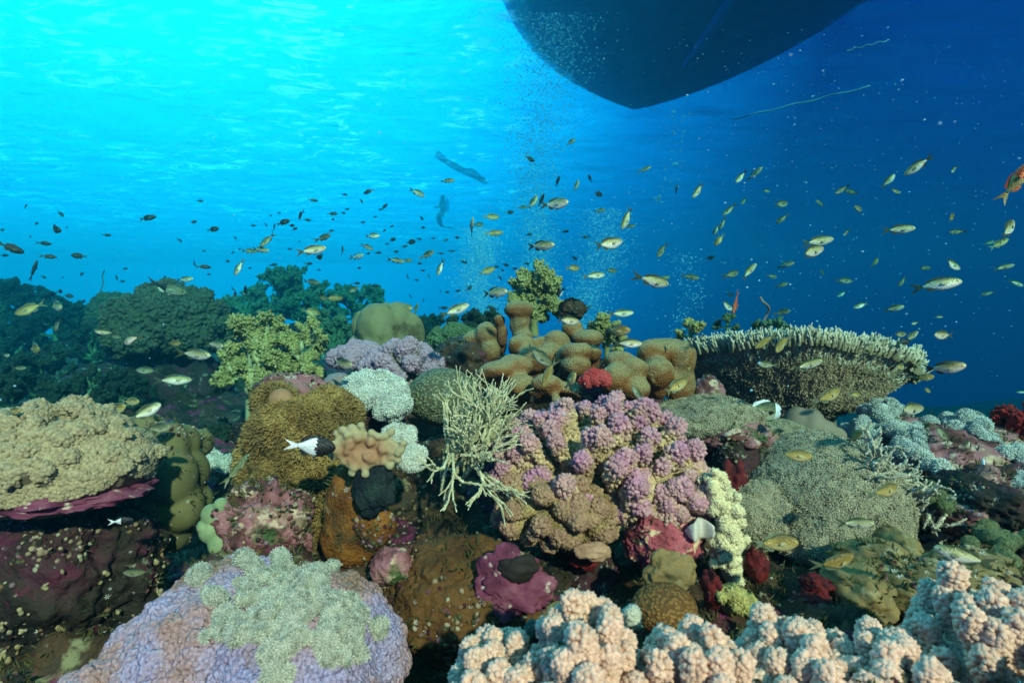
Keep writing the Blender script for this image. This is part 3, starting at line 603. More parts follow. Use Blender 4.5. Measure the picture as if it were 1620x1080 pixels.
# grey green columns behind the plate
cc = [(232, 690, 1.30, 34), (262, 705, 1.28, 36), (290, 700, 1.32, 26), (232, 740, 1.27, 38), (268, 755, 1.25, 42), (300, 745, 1.32, 30), (245, 800, 1.26, 44), (285, 800, 1.27, 36), (312, 790, 1.34, 24), (270, 835, 1.30, 34), (225, 830, 1.3, 36), (318, 700, 1.38, 20)]
V, F = balls([at(a, b, c)[:] for a, b, c, d in cc], np.array([[S(d, c)]*3 for a, b, c, d in cc])*[1, 1, 1.15], 3); V, F = remesh(V, F, .006, 3)
ROCKS.append((V, F)); o = obj('column_coral', V, F, M_greyporites, org=at(270, 760, 1.28)); tag(o, 'olive grey lumpy column coral behind the cream plate coral', 'coral')
# brown tentacle covered column with pale cap
sh = [(480, 690, 1.20, 62, 60), (450, 770, 1.18, 52, 62), (510, 760, 1.20, 50, 70), (430, 700, 1.2, 40, 50), (520, 830, 1.2, 52, 60), (480, 840, 1.2, 50, 60), (520, 660, 1.24, 48, 42), (405, 725, 1.24, 28, 50), (440, 640, 1.24, 34, 34)]
V, F = balls([at(a, b, c)[:] for a, b, c, d, e in sh], np.array([[S(d, c), S(d, c), S(e, c)] for a, b, c, d, e in sh]), 3); V, F = remesh(V, F, .006, 4)
V = V+normals(V, F)*(.012*fbm(V, 14, 3, 4))[:, None]; rng = rs(14)
P, N, T, B = sample(V, F, 26000, rng, lambda c, n: n[:, 1] < .5); flow = np.stack([fbm(P, 11, 2, 3), -.3+0*P[:, 0], fbm(P, 11, 2, 9)-.35], 1)*.9
N = N+flow; N /= np.linalg.norm(N, axis=1, keepdims=True)
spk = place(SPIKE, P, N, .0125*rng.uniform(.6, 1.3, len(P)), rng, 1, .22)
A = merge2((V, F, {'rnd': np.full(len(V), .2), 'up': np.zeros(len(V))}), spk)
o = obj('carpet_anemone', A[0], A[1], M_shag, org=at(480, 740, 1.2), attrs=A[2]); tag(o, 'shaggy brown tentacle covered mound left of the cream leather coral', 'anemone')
o, V, F = rock('encrusted_rock', 'pinkish encrusted rock capping the shaggy brown mound', 'rock', at(462, 622, 1.30), (S(58, 1.3), .06, S(30, 1.3)), M_encr, 8, lvl=5)
V, F = lump(at(445, 632, 1.2), (S(20, 1.2), .02, S(18, 1.2)), 4, 3); o = obj('leather_coral', V, F, M_leather, org=at(445, 632, 1.2)); tag(o, 'small smooth tan ball shaped coral on top of the shaggy mound', 'soft coral')
massive('massive_coral', 'small pale pink knob coral right of the pinkish encrusted rock', 'coral', at(535, 610, 1.38), (S(24, 1.38), .04, S(20, 1.38)), M_lilac, 6, lvl=4, lob=2.5)
# encrusted pink rubble lump between lavender coral and mound
o, V, F = rock('encrusted_rock', 'pink and green encrusted rock behind the lavender massive coral', 'rock', at(420, 830, 1.06), (S(72, 1.06), .08, S(70, 1.06)), M_encr, 12, lvl=6, amp=.22)
PR, PFr = [], []
for (px, py, r) in [(335, 815, 17), (332, 840, 18), (345, 862, 16), (350, 800, 12), (322, 832, 10)]:
    PR.append(at(px, py, 1.02)[:]); PFr.append([S(r, 1.02), .014, S(r*1.1, 1.02)])
V, F = balls(PR, np.array(PFr), 4); V, F = remesh(V, F, .002, 2)
o = obj('leaf_coral', V, F, material('pale_green_leaf_coral', [(120, 140, 100), (150, 165, 120)], scale=40, bump=.2), org=at(335, 830, 1.02)); tag(o, 'overlapping pale green leaf coral on the left of the pink encrusted rock', 'coral')
# orange sponge sheet, blue black sponge and cream leather coral
og = [(565, 800, 1.04, 42, 45), (590, 830, 1.03, 36, 40), (545, 850, 1.04, 40, 46), (575, 860, 1.05, 34, 36), (550, 770, 1.06, 28, 40), (540, 820, 1.06, 30, 60)]
V, F = balls([at(a, b, c)[:] for a, b, c, d, e in og], np.array([[S(d, c), .03, S(e, c)] for a, b, c, d, e in og]), 3); V, F = remesh(V, F, .0045, 6); V = V+normals(V, F)*(.004*fbm(V, 40, 3, 4))[:, None]
ROCKS.append((V, F)); o = obj('encrusting_sponge', V, F, M_orange, org=at(565, 820, 1.04)); tag(o, 'orange brown sheet of encrusting sponge beside the lavender massive coral', 'sponge')
V, F = lump(at(592, 770, .985), (S(32, .98), .018, S(42, .98)), 5, 9, noise=.22, ns=2.2, fine=.04); o = obj('sponge', V, F, M_blackrock, org=at(592, 770, .985)); tag(o, 'blue black rough sponge hanging below the cream leather coral', 'sponge')
lc = at(578, 712, .98); rng = rs(33); C_, Rr = [lc[:]], [[S(44, .98), .012, S(26, .98)]]
for i in range(24):
    a = 2*np.pi*i/24+rng.uniform(-.1, .1); L = rng.uniform(.75, 1.25)
    for t in (.5, .75, 1.0): C_.append((np.array(lc[:])+[math.cos(a)*S(56, .98)*L*t, -.004-rng.uniform(0, .01), math.sin(a)*S(32, .98)*L*t+.004]).tolist()); Rr.append([S(7.5, .98)*(1.1-.2*t)]*3)
V, F = balls(C_, np.array(Rr), 2); V, F = remesh(V, F, .0024, 2); V = V+normals(V, F)*(.0015*fbm(V, 90, 3, 4))[:, None]
ed = np.clip((np.hypot((V[:, 0]-lc.x)/S(56, .98), (V[:, 2]-lc.z)/S(32, .98))-.55)*2.5, 0, 1)
o = obj('leather_coral', V, F, M_leather, org=lc, attrs={'toplight_or_rim': ed}); tag(o, 'cream leather coral with a fingered rim above the orange sponge', 'soft coral')
# pale tuft corals left of centre
polyp_dome('tuft_coral', 'whitish fluffy coral clump left of the honeycomb dome coral', 'soft coral', at(592, 622, 1.36), (S(52, 1.36), .07, S(32, 1.36)), M_white, 21, n=9000, size=.0062, puffs=40)
polyp_dome('tuft_coral', 'whitish fluffy coral hanging down just left of the honeycomb dome', 'soft coral', at(622, 650, 1.30), (S(24, 1.3), .04, S(34, 1.3)), M_white, 22, n=4500, size=.0062, puffs=16)
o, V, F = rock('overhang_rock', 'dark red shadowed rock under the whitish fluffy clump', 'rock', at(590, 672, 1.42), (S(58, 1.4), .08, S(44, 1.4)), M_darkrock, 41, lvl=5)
polyp_dome('tuft_coral', 'grey white fluffy coral between leather coral and thin branched coral', 'soft coral', at(632, 692, 1.10), (S(24, 1.1), .03, S(20, 1.1)), M_white, 23, n=4200, size=.0052, puffs=16)
polyp_dome('tuft_coral', 'grey fluffy coral strip beside the base of the thin branched coral', 'soft coral', at(650, 728, 1.06), (S(20, 1.06), .03, S(30, 1.06)), M_white, 24, n=4200, size=.0052, puffs=16)
massive('dome_coral', 'grey green honeycomb dome coral behind the thin branched coral', 'coral', at(700, 628, 1.42), (S(56, 1.42), .08, S(46, 1.42)), M_brain, 2, lvl=6, noise=.03)
finger_coral('finger_coral', 'lilac grey blunt finger coral in front of the smooth rounded massive coral', 'coral', at(640, 592, 1.75), (S(66, 1.75), .11, S(48, 1.75)), 34, S(8.5, 1.75), M_lilac, 52, rng_el=(-.3, 1), wart=.0048, nw=10000, lobes=4, vox=.0042, start=.4, face=(0, -.8, .6))
finger_coral('finger_coral', 'low lilac lump coral left of the lilac grey finger coral', 'coral', at(570, 570, 1.9), (S(40, 1.9), .08, S(24, 1.9)), 20, S(8.5, 1.9), M_lilac, 53, rng_el=(-.2, 1), wart=.0048, nw=5000, lobes=3, vox=.0046, start=.4, face=(0, -.8, .6))
# smooth massive coral
mc = [(598, 522, 2.16, 34, 42), (628, 520, 2.2, 26, 42), (651, 530, 2.2, 20, 34), (572, 520, 2.26, 15, 30), (612, 498, 2.3, 22, 18), (620, 560, 2.15, 44, 20), (562, 545, 2.2, 11, 14), (586, 552, 2.1, 16, 18), (640, 556, 2.12, 15, 18)]
V, F = balls([at(a, b, c)[:] for a, b, c, d, e in mc], np.array([[S(d, c), S(d, c), S(e, c)] for a, b, c, d, e in mc]), 4); V, F = remesh(V, F, .007, 2); V = V+normals(V, F)*(.007*fbm(V, 9, 3, 4))[:, None]
o = obj('massive_coral', V, F, M_porites, org=at(610, 525, 2.2)); tag(o, 'smooth olive rounded massive coral rising left of the brown lobed coral', 'coral')
# brown lobed coral cluster on the crest: each a group of lobes
LB = [('tall brown lobed coral column under the yellow soft coral on the crest', [(820, 490, 1.75, 22, 14), (822, 515, 1.75, 16, 26), (828, 535, 1.74, 18, 16), (790, 507, 1.78, 10, 10), (795, 530, 1.78, 10, 18)]),
      ('brown lobed coral left of the tall column with rounded tops', [(770, 530, 1.8, 20, 22), (750, 540, 1.82, 18, 18), (775, 555, 1.78, 16, 20), (735, 552, 1.82, 15, 14)]),
      ('brown lobed coral with three round heads below the tall column', [(825, 548, 1.6, 22, 20), (852, 545, 1.62, 14, 14), (880, 545, 1.62, 22, 24), (905, 520, 1.68, 18, 14), (930, 535, 1.66, 26, 14), (868, 565, 1.58, 26, 20), (842, 568, 1.56, 26, 22)]),
      ('brown lobed coral just behind the tips of the thin branched coral', [(790, 585, 1.42, 30, 16), (815, 580, 1.44, 28, 20), (770, 590, 1.42, 16, 12), (825, 610, 1.4, 24, 20)]),
      ('big upright brown lobe with a flat pale top in the cluster middle', [(912, 555, 1.5, 26, 14), (912, 580, 1.49, 23, 22), (938, 560, 1.54, 16, 16), (895, 565, 1.52, 14, 22)]),
      ('small brown lobes in front resting behind the pink tipped coral', [(865, 608, 1.33, 26, 18), (900, 615, 1.34, 24, 14), (850, 620, 1.34, 15, 14), (880, 635, 1.3, 12, 12), (915, 622, 1.3, 10, 12)]),
      ('pair of stacked rounded brown lobes right of the red cushion coral', [(980, 570, 1.46, 24, 16), (1000, 585, 1.44, 28, 20), (975, 600, 1.42, 26, 24), (1005, 615, 1.42, 28, 22), (960, 585, 1.48, 12, 18)]),
      ('large curled brown lobed coral at the right end of the cluster', [(1030, 560, 1.5, 24, 22), (1060, 555, 1.52, 26, 20), (1080, 570, 1.5, 22, 30), (1040, 590, 1.46, 26, 26), (1075, 605, 1.5, 26, 30), (1050, 545, 1.56, 34, 12)])]
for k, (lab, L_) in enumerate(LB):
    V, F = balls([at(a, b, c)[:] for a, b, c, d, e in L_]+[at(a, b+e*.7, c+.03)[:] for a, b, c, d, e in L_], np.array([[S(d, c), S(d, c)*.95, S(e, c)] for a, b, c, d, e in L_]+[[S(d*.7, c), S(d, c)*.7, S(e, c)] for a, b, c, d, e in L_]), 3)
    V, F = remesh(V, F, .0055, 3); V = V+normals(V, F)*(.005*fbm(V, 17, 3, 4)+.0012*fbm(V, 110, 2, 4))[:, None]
    nz = normals(V, F)[:, 2]; sk = np.clip(.12+nz*1.05+.5*fbm(V, 22, 3, 8), 0, .95)  # paler upward faces: part pigment, part light from above put into colour
    o = obj('lobed_coral', V, F, M_brown, org=at(*L_[0][:3]), attrs={'toplight_or_rim': sk}); tag(o, lab, 'coral', 'brown lobed corals on the reef crest')
# rock filling under the crest
for k, (px, py, Y, rx, ry, lab) in enumerate([(880, 625, 1.72, 150, 60, 'broad encrusted rock beneath the brown lobed corals'), (740, 570, 1.85, 60, 40, 'encrusted rock at the foot of the dark bushy coral on the crest'), (905, 490, 1.9, 22, 18, 'small mossy rock peak between the crest soft corals'),
                                               (1120, 630, 1.62, 26, 36, 'red and grey encrusted rock between brown lobes and table coral'), (1160, 690, 1.36, 60, 30, 'pink mottled rock ledge under the grey star polyps'), (1165, 730, 1.3, 34, 40, 'dark red hollow rock right of the pink tipped coral')]):
    rock('encrusted_rock', lab, 'rock', at(px, py, Y), (S(rx, Y), S(min(rx, 80), Y), S(ry, Y)), M_encr if k in (3, 4) else (M_darkrock if k == 5 else M_reef), 60+k, lvl=5)
# red cushion coral, blue-black bits
finger_coral('cushion_coral', 'small red cushion coral behind the pink tipped coral', 'coral', at(942, 605, 1.28), (S(20, 1.28), .022, S(15, 1.28)), 26, S(5, 1.28), material('red_cushion', [(165, 50, 50), (190, 80, 76)], scale=40, rnd=.2, bump=0), 71, rng_el=(0, 1), wart=.0022, nw=3500, lobes=1, vox=.002)
# soft corals on the crest
soft_tree('soft_coral', 'yellow green bushy soft coral standing tallest on the crest', 'soft coral', at(846, 522, 1.95), S(92, 1.95), S(34, 1.95), M_softy, M_softy, 81, rot=(0, R(4), 0), nmain=13, bits=12, bit=.0038, lean=(-.1, 0), trunk_r=S(6, 1.95))
soft_tree('soft_coral', 'small olive soft coral right of the tallest crest soft coral', 'soft coral', at(893, 512, 1.98), S(34, 1.98), S(20, 1.98), M_softy, M_softy, 82, trunk_r=S(3, 1.98), nmain=7, depth=2, bits=14, bit=.003)
soft_tree('soft_coral', 'yellow green soft coral behind the white bellied fish on the crest', 'soft coral', at(960, 560, 1.8), S(60, 1.8), S(34, 1.8), M_softy, M_softy, 83, trunk_r=S(4, 1.8), nmain=10, depth=2, bits=22, bit=.0036)
soft_tree('soft_coral', 'dark bushy soft coral left of the tall brown column', 'soft coral', at(742, 560, 2.5), S(72, 2.5), S(34, 2.5), M_teals, M_dark, 84, nmain=6, depth=3, bits=12, bit=.007)
soft_tree('soft_coral', 'tiny dark soft coral left of the tall brown column', 'soft coral', at(778, 520, 2.5), S(30, 2.5), S(22, 2.5), M_teals, M_dark, 85, nmain=4, depth=2, bits=14, bit=.006)
finger_coral('cauliflower_coral', 'green knobbly coral in front of the dark bushy soft coral', 'coral', at(722, 545, 2.2), (S(36, 2.2), .09, S(26, 2.2)), 30, S(8, 2.2), material('green_knob_coral', [(70, 92, 60), (100, 120, 80)], scale=20, rnd=.2, bump=.2), 86, rng_el=(-.2, 1), wart=.005, nw=3000, lobes=2, vox=.006)
# yellow soft coral trees left
soft_tree('soft_coral', 'big yellow soft coral tree with a thick pale stalk', 'soft coral', at(408, 648, 1.95), S(138, 1.95), S(66, 1.95), M_softs, M_softy, 87, nmain=10, bits=13, bit=.0048, trunk_r=S(17, 1.95), rot=(0, R(-6), 0))
soft_tree('soft_coral', 'slender yellow soft coral tree right of the thick stalked one', 'soft coral', at(483, 612, 1.95), S(98, 1.95), S(30, 1.95), M_softs, M_softy, 88, nmain=7, bits=11, bit=.0044, trunk_r=S(9, 1.95))
soft_tree('soft_coral', 'low yellow soft coral between the two yellow trees', 'soft coral', at(448, 630, 1.98), S(76, 1.98), S(40, 1.98), M_softs, M_softy, 89, nmain=7, bits=12, bit=.0044, trunk_r=S(9, 1.98))
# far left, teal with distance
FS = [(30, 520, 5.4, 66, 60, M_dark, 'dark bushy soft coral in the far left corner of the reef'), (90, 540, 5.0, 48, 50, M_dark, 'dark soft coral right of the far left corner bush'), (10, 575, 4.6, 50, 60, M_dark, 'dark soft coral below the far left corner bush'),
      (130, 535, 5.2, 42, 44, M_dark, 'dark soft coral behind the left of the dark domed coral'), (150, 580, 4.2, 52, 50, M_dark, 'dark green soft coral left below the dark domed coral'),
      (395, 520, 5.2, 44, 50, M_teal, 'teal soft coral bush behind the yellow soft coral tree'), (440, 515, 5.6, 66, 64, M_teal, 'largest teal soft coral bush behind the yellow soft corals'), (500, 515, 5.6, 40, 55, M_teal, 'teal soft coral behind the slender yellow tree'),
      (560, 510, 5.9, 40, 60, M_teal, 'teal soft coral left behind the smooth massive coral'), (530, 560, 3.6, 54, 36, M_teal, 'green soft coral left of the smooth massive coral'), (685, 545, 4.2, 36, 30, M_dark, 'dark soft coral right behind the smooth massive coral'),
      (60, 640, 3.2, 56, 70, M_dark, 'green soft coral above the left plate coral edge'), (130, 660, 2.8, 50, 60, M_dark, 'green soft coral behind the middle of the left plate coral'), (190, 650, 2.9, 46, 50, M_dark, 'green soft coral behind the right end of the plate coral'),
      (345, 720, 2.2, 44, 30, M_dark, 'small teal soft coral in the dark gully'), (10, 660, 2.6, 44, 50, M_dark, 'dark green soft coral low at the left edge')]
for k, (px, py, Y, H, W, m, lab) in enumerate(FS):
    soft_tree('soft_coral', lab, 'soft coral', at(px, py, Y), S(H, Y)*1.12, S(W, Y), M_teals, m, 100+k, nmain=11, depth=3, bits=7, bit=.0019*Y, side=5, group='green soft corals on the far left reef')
finger_coral('cauliflower_coral', 'large dark domed coral with the striped fish above it', 'coral', at(268, 520, 3.4), (S(82, 3.4), .29, S(62, 3.4)), 150, S(9, 3.4), M_darkcaul, 91, rng_el=(-.5, 1), wart=.011, nw=7000, lobes=3, vox=.011, start=.5)
finger_coral('cauliflower_coral', 'dark rounded coral behind the left shoulder of the dark dome', 'coral', at(182, 505, 4.6), (S(34, 4.6), .15, S(34, 4.6)), 46, S(7, 4.6), M_darkcaul, 92, rng_el=(-.5, 1), wart=.013, nw=2500, lobes=2, vox=.014, start=.5)
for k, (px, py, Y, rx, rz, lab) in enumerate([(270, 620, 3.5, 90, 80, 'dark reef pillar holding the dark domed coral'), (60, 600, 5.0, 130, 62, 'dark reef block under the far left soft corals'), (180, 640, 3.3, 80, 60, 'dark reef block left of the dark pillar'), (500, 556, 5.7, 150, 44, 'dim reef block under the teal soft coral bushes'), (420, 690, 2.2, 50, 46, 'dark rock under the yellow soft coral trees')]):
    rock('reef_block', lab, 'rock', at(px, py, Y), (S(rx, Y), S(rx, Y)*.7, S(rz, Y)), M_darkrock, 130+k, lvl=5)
polyp_dome('tuft_coral', 'small teal white fluffy coral in the gully right of the columns', 'soft coral', at(340, 735, 1.7), (S(24, 1.7), .05, S(22, 1.7)), M_white, 25, n=2600, size=.008, puffs=12)
# table coral
def table_coral():
    c = np.array(at(1248, 580, 1.86)[:]); root = thing('table_coral', 'wide white rimmed table coral standing above the right side of the reef', 'coral', tuple(c))
    rx, ry = S(176, 1.80), .30; tilt = Euler((R(-16), R(5.5), 0)).to_matrix(); M = np.array(tilt)
    nu, nv = 360, 60; u = np.linspace(0, 2*np.pi, nu, endpoint=False); v = np.linspace(0, 1, nv)
    U, Vv = np.meshgrid(u, v); edge = 1+.05*np.sin(3*U+1)+.035*np.sin(7*U+2)+.02*np.sin(13*U)
    r = (.10+.90*Vv**.8)*(1+(edge-1)*Vv); X = r*np.cos(U)*rx; Yy = r*np.sin(U)*ry; Z = -.17*(1-Vv**1.5)
    P = np.stack([X.ravel(), Yy.ravel(), Z.ravel()], 1)
    rib = fbm(np.stack([np.cos(U.ravel())*9, np.sin(U.ravel())*9, Vv.ravel()*3], 1), 2.2, 4, 3); P[:, 2] += .006*rib+.01*fbm(P, 12, 3, 2)
    i = np.arange(nv-1)[:, None]*nu; j = np.arange(nu)[None]; jn = (j+1) % nu
    Fd = np.stack([i+j, i+jn, i+nu+jn, i+nu+j], -1).reshape(-1, 4)
    top = P.copy(); top[:, 2] += .012+.0*top[:, 2]; Ft = Fd[:, ::-1]+len(P)
    e = (nv-1)*nu; Fe = np.stack([e+j[0], e+jn[0], e+len(P)+jn[0], e+len(P)+j[0]], 1)
    W = lambda Q: Q@M.T+c
    V2, F2 = W(np.vstack([P, top])), np.vstack([Fd, Ft, Fe]); rng = rs(6)
    Pn, Nn, T, B = sample(W(P), Fd[:, ::-1], 26000, rng); out = np.stack([Pn[:, 0]-c[0], (Pn[:, 1]-c[1]), 0*Pn[:, 0]], 1); out /= np.linalg.norm(out, axis=1, keepdims=True)+1e-9
    Nn = -np.abs(Nn[:, 2:])*np.array([0, 0, 1.])*.5+out*.9+np.array([0, -.3, .0]); Nn /= np.linalg.norm(Nn, axis=1, keepdims=True)
    sp = place(SPIKE, Pn, Nn, .0095*rng.uniform(.4, 1.3, len(Pn)), rng, 1, .5)
    A = merge2((V2, F2, {'rnd': np.full(len(V2), .1), 'up': np.zeros(len(V2))}), sp)
    obj('underside', A[0], A[1], M_tableu, root, attrs=A[2])
    # branchlets: rows round the rim and across the top
    ps, rr = [], []
    for k in range(3400):
        q = math.sqrt(rng.uniform(.10, 1.08)) if k > 1700 else rng.uniform(.93, 1.07); a = rng.uniform(0, 2*np.pi) if k > 1700 or rng.random() < .25 else rng.uniform(np.pi, 2*np.pi)
        ed = 1+.05*math.sin(3*a+1)+.035*math.sin(7*a+2)+.02*math.sin(13*a)
        p = np.array([q*ed*math.cos(a)*rx, q*ed*math.sin(a)*ry, -.004-.17*max(0, 1-q**1.9)*.98-.02*max(0, q-1)/.07*rng.random()]); o_ = max(0, q-.6)/.45
        d = np.array([math.cos(a)*.65*o_, math.sin(a)*.65*o_, 1.0])+rng.normal(size=3)*.17; d /= np.linalg.norm(d); L = rng.uniform(.016, .048)*(1 if q > .8 else .7)
        p = W(p[None])[0]; d = M@d; P_ = np.array([p+d*L*t+rng.normal(size=3)*.0008 for t in (0, .35, .7, 1.0)]); ps.append(P_); rr.append(np.array([.0045, .0042, .0034, .0018])*rng.uniform(.8, 1.15))
        if q > .85:
            for s in range(4):
                t = rng.uniform(.25, .95); sd = rng.normal(size=3); sd /= np.linalg.norm(sd); b = p+d*L*t; ps.append(np.array([b, b+(sd*.7+d*.6)*.005, b+(sd*.6+d*1.1)*.009])); rr.append(np.array([.0024, .0022, .0012]))
    for k in range(900):
        q = rng.uniform(.84, 1.02); a = rng.uniform(np.pi-.2, 2*np.pi+.2); ed = 1+.05*math.sin(3*a+1)+.035*math.sin(7*a+2)+.02*math.sin(13*a)
        p = W(np.array([[q*ed*math.cos(a)*rx, q*ed*math.sin(a)*ry, -.17*max(0, 1-q**1.9)*.98-.008]]))[0]; d = M@np.array([math.cos(a)*.8, math.sin(a)*.8, .75]); d = d/np.linalg.norm(d)+rng.normal(size=3)*.1; L = rng.uniform(.016, .036)
        ps.append(np.array([p+d*L*t for t in (0, .4, .8, 1.0)])); rr.append(np.array([.0042, .004, .0032, .0018]))
        for s in range(3):
            sd = rng.normal(size=3); sd /= np.linalg.norm(sd); b = p+d*L*rng.uniform(.3, .95); ps.append(np.array([b, b+(sd*.7+d*.6)*.005, b+(sd*.6+d*1.1)*.009])); rr.append(np.array([.0024, .0022, .0012]))
    T_ = tubes(ps, rr, 5); T_[2]['rnd'] = np.full(len(T_[0]), .5); obj('branchlets', T_[0], T_[1], M_tablew, root, attrs=T_[2])
    sV, sF = lump(at(1288, 668, 1.95), (.07, .07, .11), 4, 5, noise=.1); obj('stalk', sV, sF, M_tableu, root, attrs={'rnd': np.full(len(sV), .3), 'up': np.zeros(len(sV))})
table_coral()
for k, (px, py, H) in enumerate([(1092, 545, 38), (1150, 525, 26), (1205, 528, 24), (1232, 525, 22)]):
    soft_tree('soft_coral', ['green soft coral peeking out left of the table coral', 'small green soft coral sprig behind the left rim of the table coral', 'small green sprig at the foot of the wire coral', 'small green sprig just right of the wire coral'][k], 'soft coral', at(px, py, 2.0 if k else 1.75), S(H, 2.0), S(20, 2.0), M_teals, M_softy if k == 0 else M_teal, 140+k, nmain=5, depth=2, bits=14, bit=.0036)
def wire(lab, pts, Y, r):
    P = np.array([at(x, y, Y+.02*math.sin(i))[:] for i, (x, y) in enumerate(pts)]); t = np.linspace(0, len(P)-1, 40); Q = np.stack([np.interp(t, np.arange(len(P)), P[:, k]) for k in range(3)], 1)
    for _ in range(3): Q[1:-1] = (Q[:-2]+Q[1:-1]*2+Q[2:])/4
    A = tubes([Q], [np.full(40, r)], 7); o = obj('wire_coral', A[0], A[1], material('wire_coral_'+str(len(pts)), [(110, 96, 90), (150, 130, 120)], scale=60, bump=.4), org=P[0], attrs=A[2]); tag(o, lab, 'coral')
wire('curly brown wire coral rising above the table coral', [(1204, 528), (1207, 510), (1213, 498), (1217, 489), (1214, 482), (1207, 478), (1203, 470)], 1.95, .0045)
wire('faint thin wire coral above the far left reef', [(160, 478), (158, 462), (163, 450), (162, 436), (165, 428)], 4.8, .005)
# grey star polyp fields
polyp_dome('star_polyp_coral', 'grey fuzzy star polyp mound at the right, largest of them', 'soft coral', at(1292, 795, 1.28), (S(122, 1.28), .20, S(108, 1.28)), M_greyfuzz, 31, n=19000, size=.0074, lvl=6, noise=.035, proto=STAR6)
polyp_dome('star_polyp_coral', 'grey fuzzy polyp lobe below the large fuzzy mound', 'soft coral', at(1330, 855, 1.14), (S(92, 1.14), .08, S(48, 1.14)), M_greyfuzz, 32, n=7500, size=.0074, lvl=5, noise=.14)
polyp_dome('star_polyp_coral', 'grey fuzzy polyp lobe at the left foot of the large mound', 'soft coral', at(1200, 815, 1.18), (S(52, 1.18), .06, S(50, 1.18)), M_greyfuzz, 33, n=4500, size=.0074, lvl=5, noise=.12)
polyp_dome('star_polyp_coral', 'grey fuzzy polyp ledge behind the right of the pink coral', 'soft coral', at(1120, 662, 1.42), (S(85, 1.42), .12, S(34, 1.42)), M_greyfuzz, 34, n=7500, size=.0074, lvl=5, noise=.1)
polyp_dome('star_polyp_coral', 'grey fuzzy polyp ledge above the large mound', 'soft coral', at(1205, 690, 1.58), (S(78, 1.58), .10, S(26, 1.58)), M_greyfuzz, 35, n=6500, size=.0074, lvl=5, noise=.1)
gl_ = [(1262, 668, 1.62, 22, 26), (1285, 675, 1.6, 20, 30), (1305, 685, 1.6, 20, 22), (1325, 695, 1.6, 16, 20), (1240, 685, 1.62, 18, 18)]
V, F = balls([at(a, b, c)[:] for a, b, c, d, e in gl_], np.array([[S(d, c)]*2+[S(e, c)] for a, b, c, d, e in gl_]), 3); V, F = remesh(V, F, .006, 3)
o = obj('lobed_coral', V, F, M_greylobe, org=at(1280, 675, 1.6)); tag(o, 'smooth grey lobed coral under the table coral', 'coral')
# right side: pale lumps, grey branches, red fan
RW = [(1400, 655, 1.65, 40, 22, 'pale fluffy coral just right of the table coral underside'), (1365, 690, 1.6, 30, 32, 'pale fluffy coral at the top of the grey branched coral'), (1430, 685, 1.55, 30, 26, 'pale fluffy coral below the largest right hand fish'), (1510, 675, 1.55, 44, 26, 'largest pale fluffy coral on the right skyline'),
      (1540, 690, 1.5, 24, 30, 'pale fluffy coral left of the red soft coral'), (1478, 690, 1.6, 22, 22, 'pale fluffy coral in the notch of the right skyline'), (1440, 715, 1.4, 26, 20, 'pale fluffy coral above the grey branched coral middle'), (1468, 735, 1.35, 16, 14, 'tiny round white tuft right of the grey branched coral'),
      (1585, 720, 1.4, 22, 24, 'pale fluffy coral below the red soft coral'), (1600, 760, 1.3, 26, 18, 'cream fluffy coral at the right edge'), (1440, 690, 1.5, 16, 14, 'small pale tuft among the right fluffy corals')]
for k, (px, py, Y, rx, rz, lab) in enumerate(RW):
    polyp_dome('tuft_coral', lab, 'soft coral', at(px, py, Y), (S(rx, Y), .06, S(rz, Y)), M_white, 160+k, n=int(2.6*rx*rz)+600, size=.0056, puffs=14, group='pale fluffy corals on the right slope')
for k, (px, py, Y, rx, rz, m, lab) in enumerate([(1500, 745, 1.45, 90, 60, M_encr, 'mottled pink rock under the right hand fluffy corals'), (1590, 800, 1.3, 60, 60, M_encr, 'mottled rock at the right edge below the red soft coral'), (1420, 745, 1.6, 80, 60, M_reef, 'brown rock behind the grey branched coral'),
    (1545, 790, 1.2, 40, 36, M_darkrock, 'dark rock with shadowed holes at the right'), (1500, 700, 1.6, 110, 36, M_encr, 'encrusted rock on the right skyline'), (1480, 800, 1.25, 40, 30, M_encr, 'rose coloured rock right of the grey branched coral')]):
    rock('encrusted_rock', lab, 'rock', at(px, py, Y), (S(rx, Y), .12, S(rz, Y)), m, 180+k, lvl=5, amp=.22)
soft_tree('red_fan_coral', 'dark red bushy soft coral at the right edge skyline', 'soft coral', at(1600, 730, 1.6), S(80, 1.6), S(62, 1.6), M_redfan, M_redfan, 190, nmain=9, depth=3, bits=11, bit=.004)
roots = []; r_ = rs(15)
for i in range(42):
    t = r_.random(); px = 1360+120*t+r_.uniform(-22, 22); py = 730+120*t+r_.uniform(-25, 25); roots.append((at(px, py, 1.20+r_.uniform(-.05, .05)), (r_.uniform(-.7, .8), r_.uniform(-.6, .0), r_.uniform(.2, 1.0))))
staghorn('staghorn_coral', 'grey antler branched coral running down right of the fuzzy mound', 'coral', roots, M_stag2, 16, L=.036, r=.0040, depth=2, spread=.8, shrink=.8, wob=.10, nub=7000)
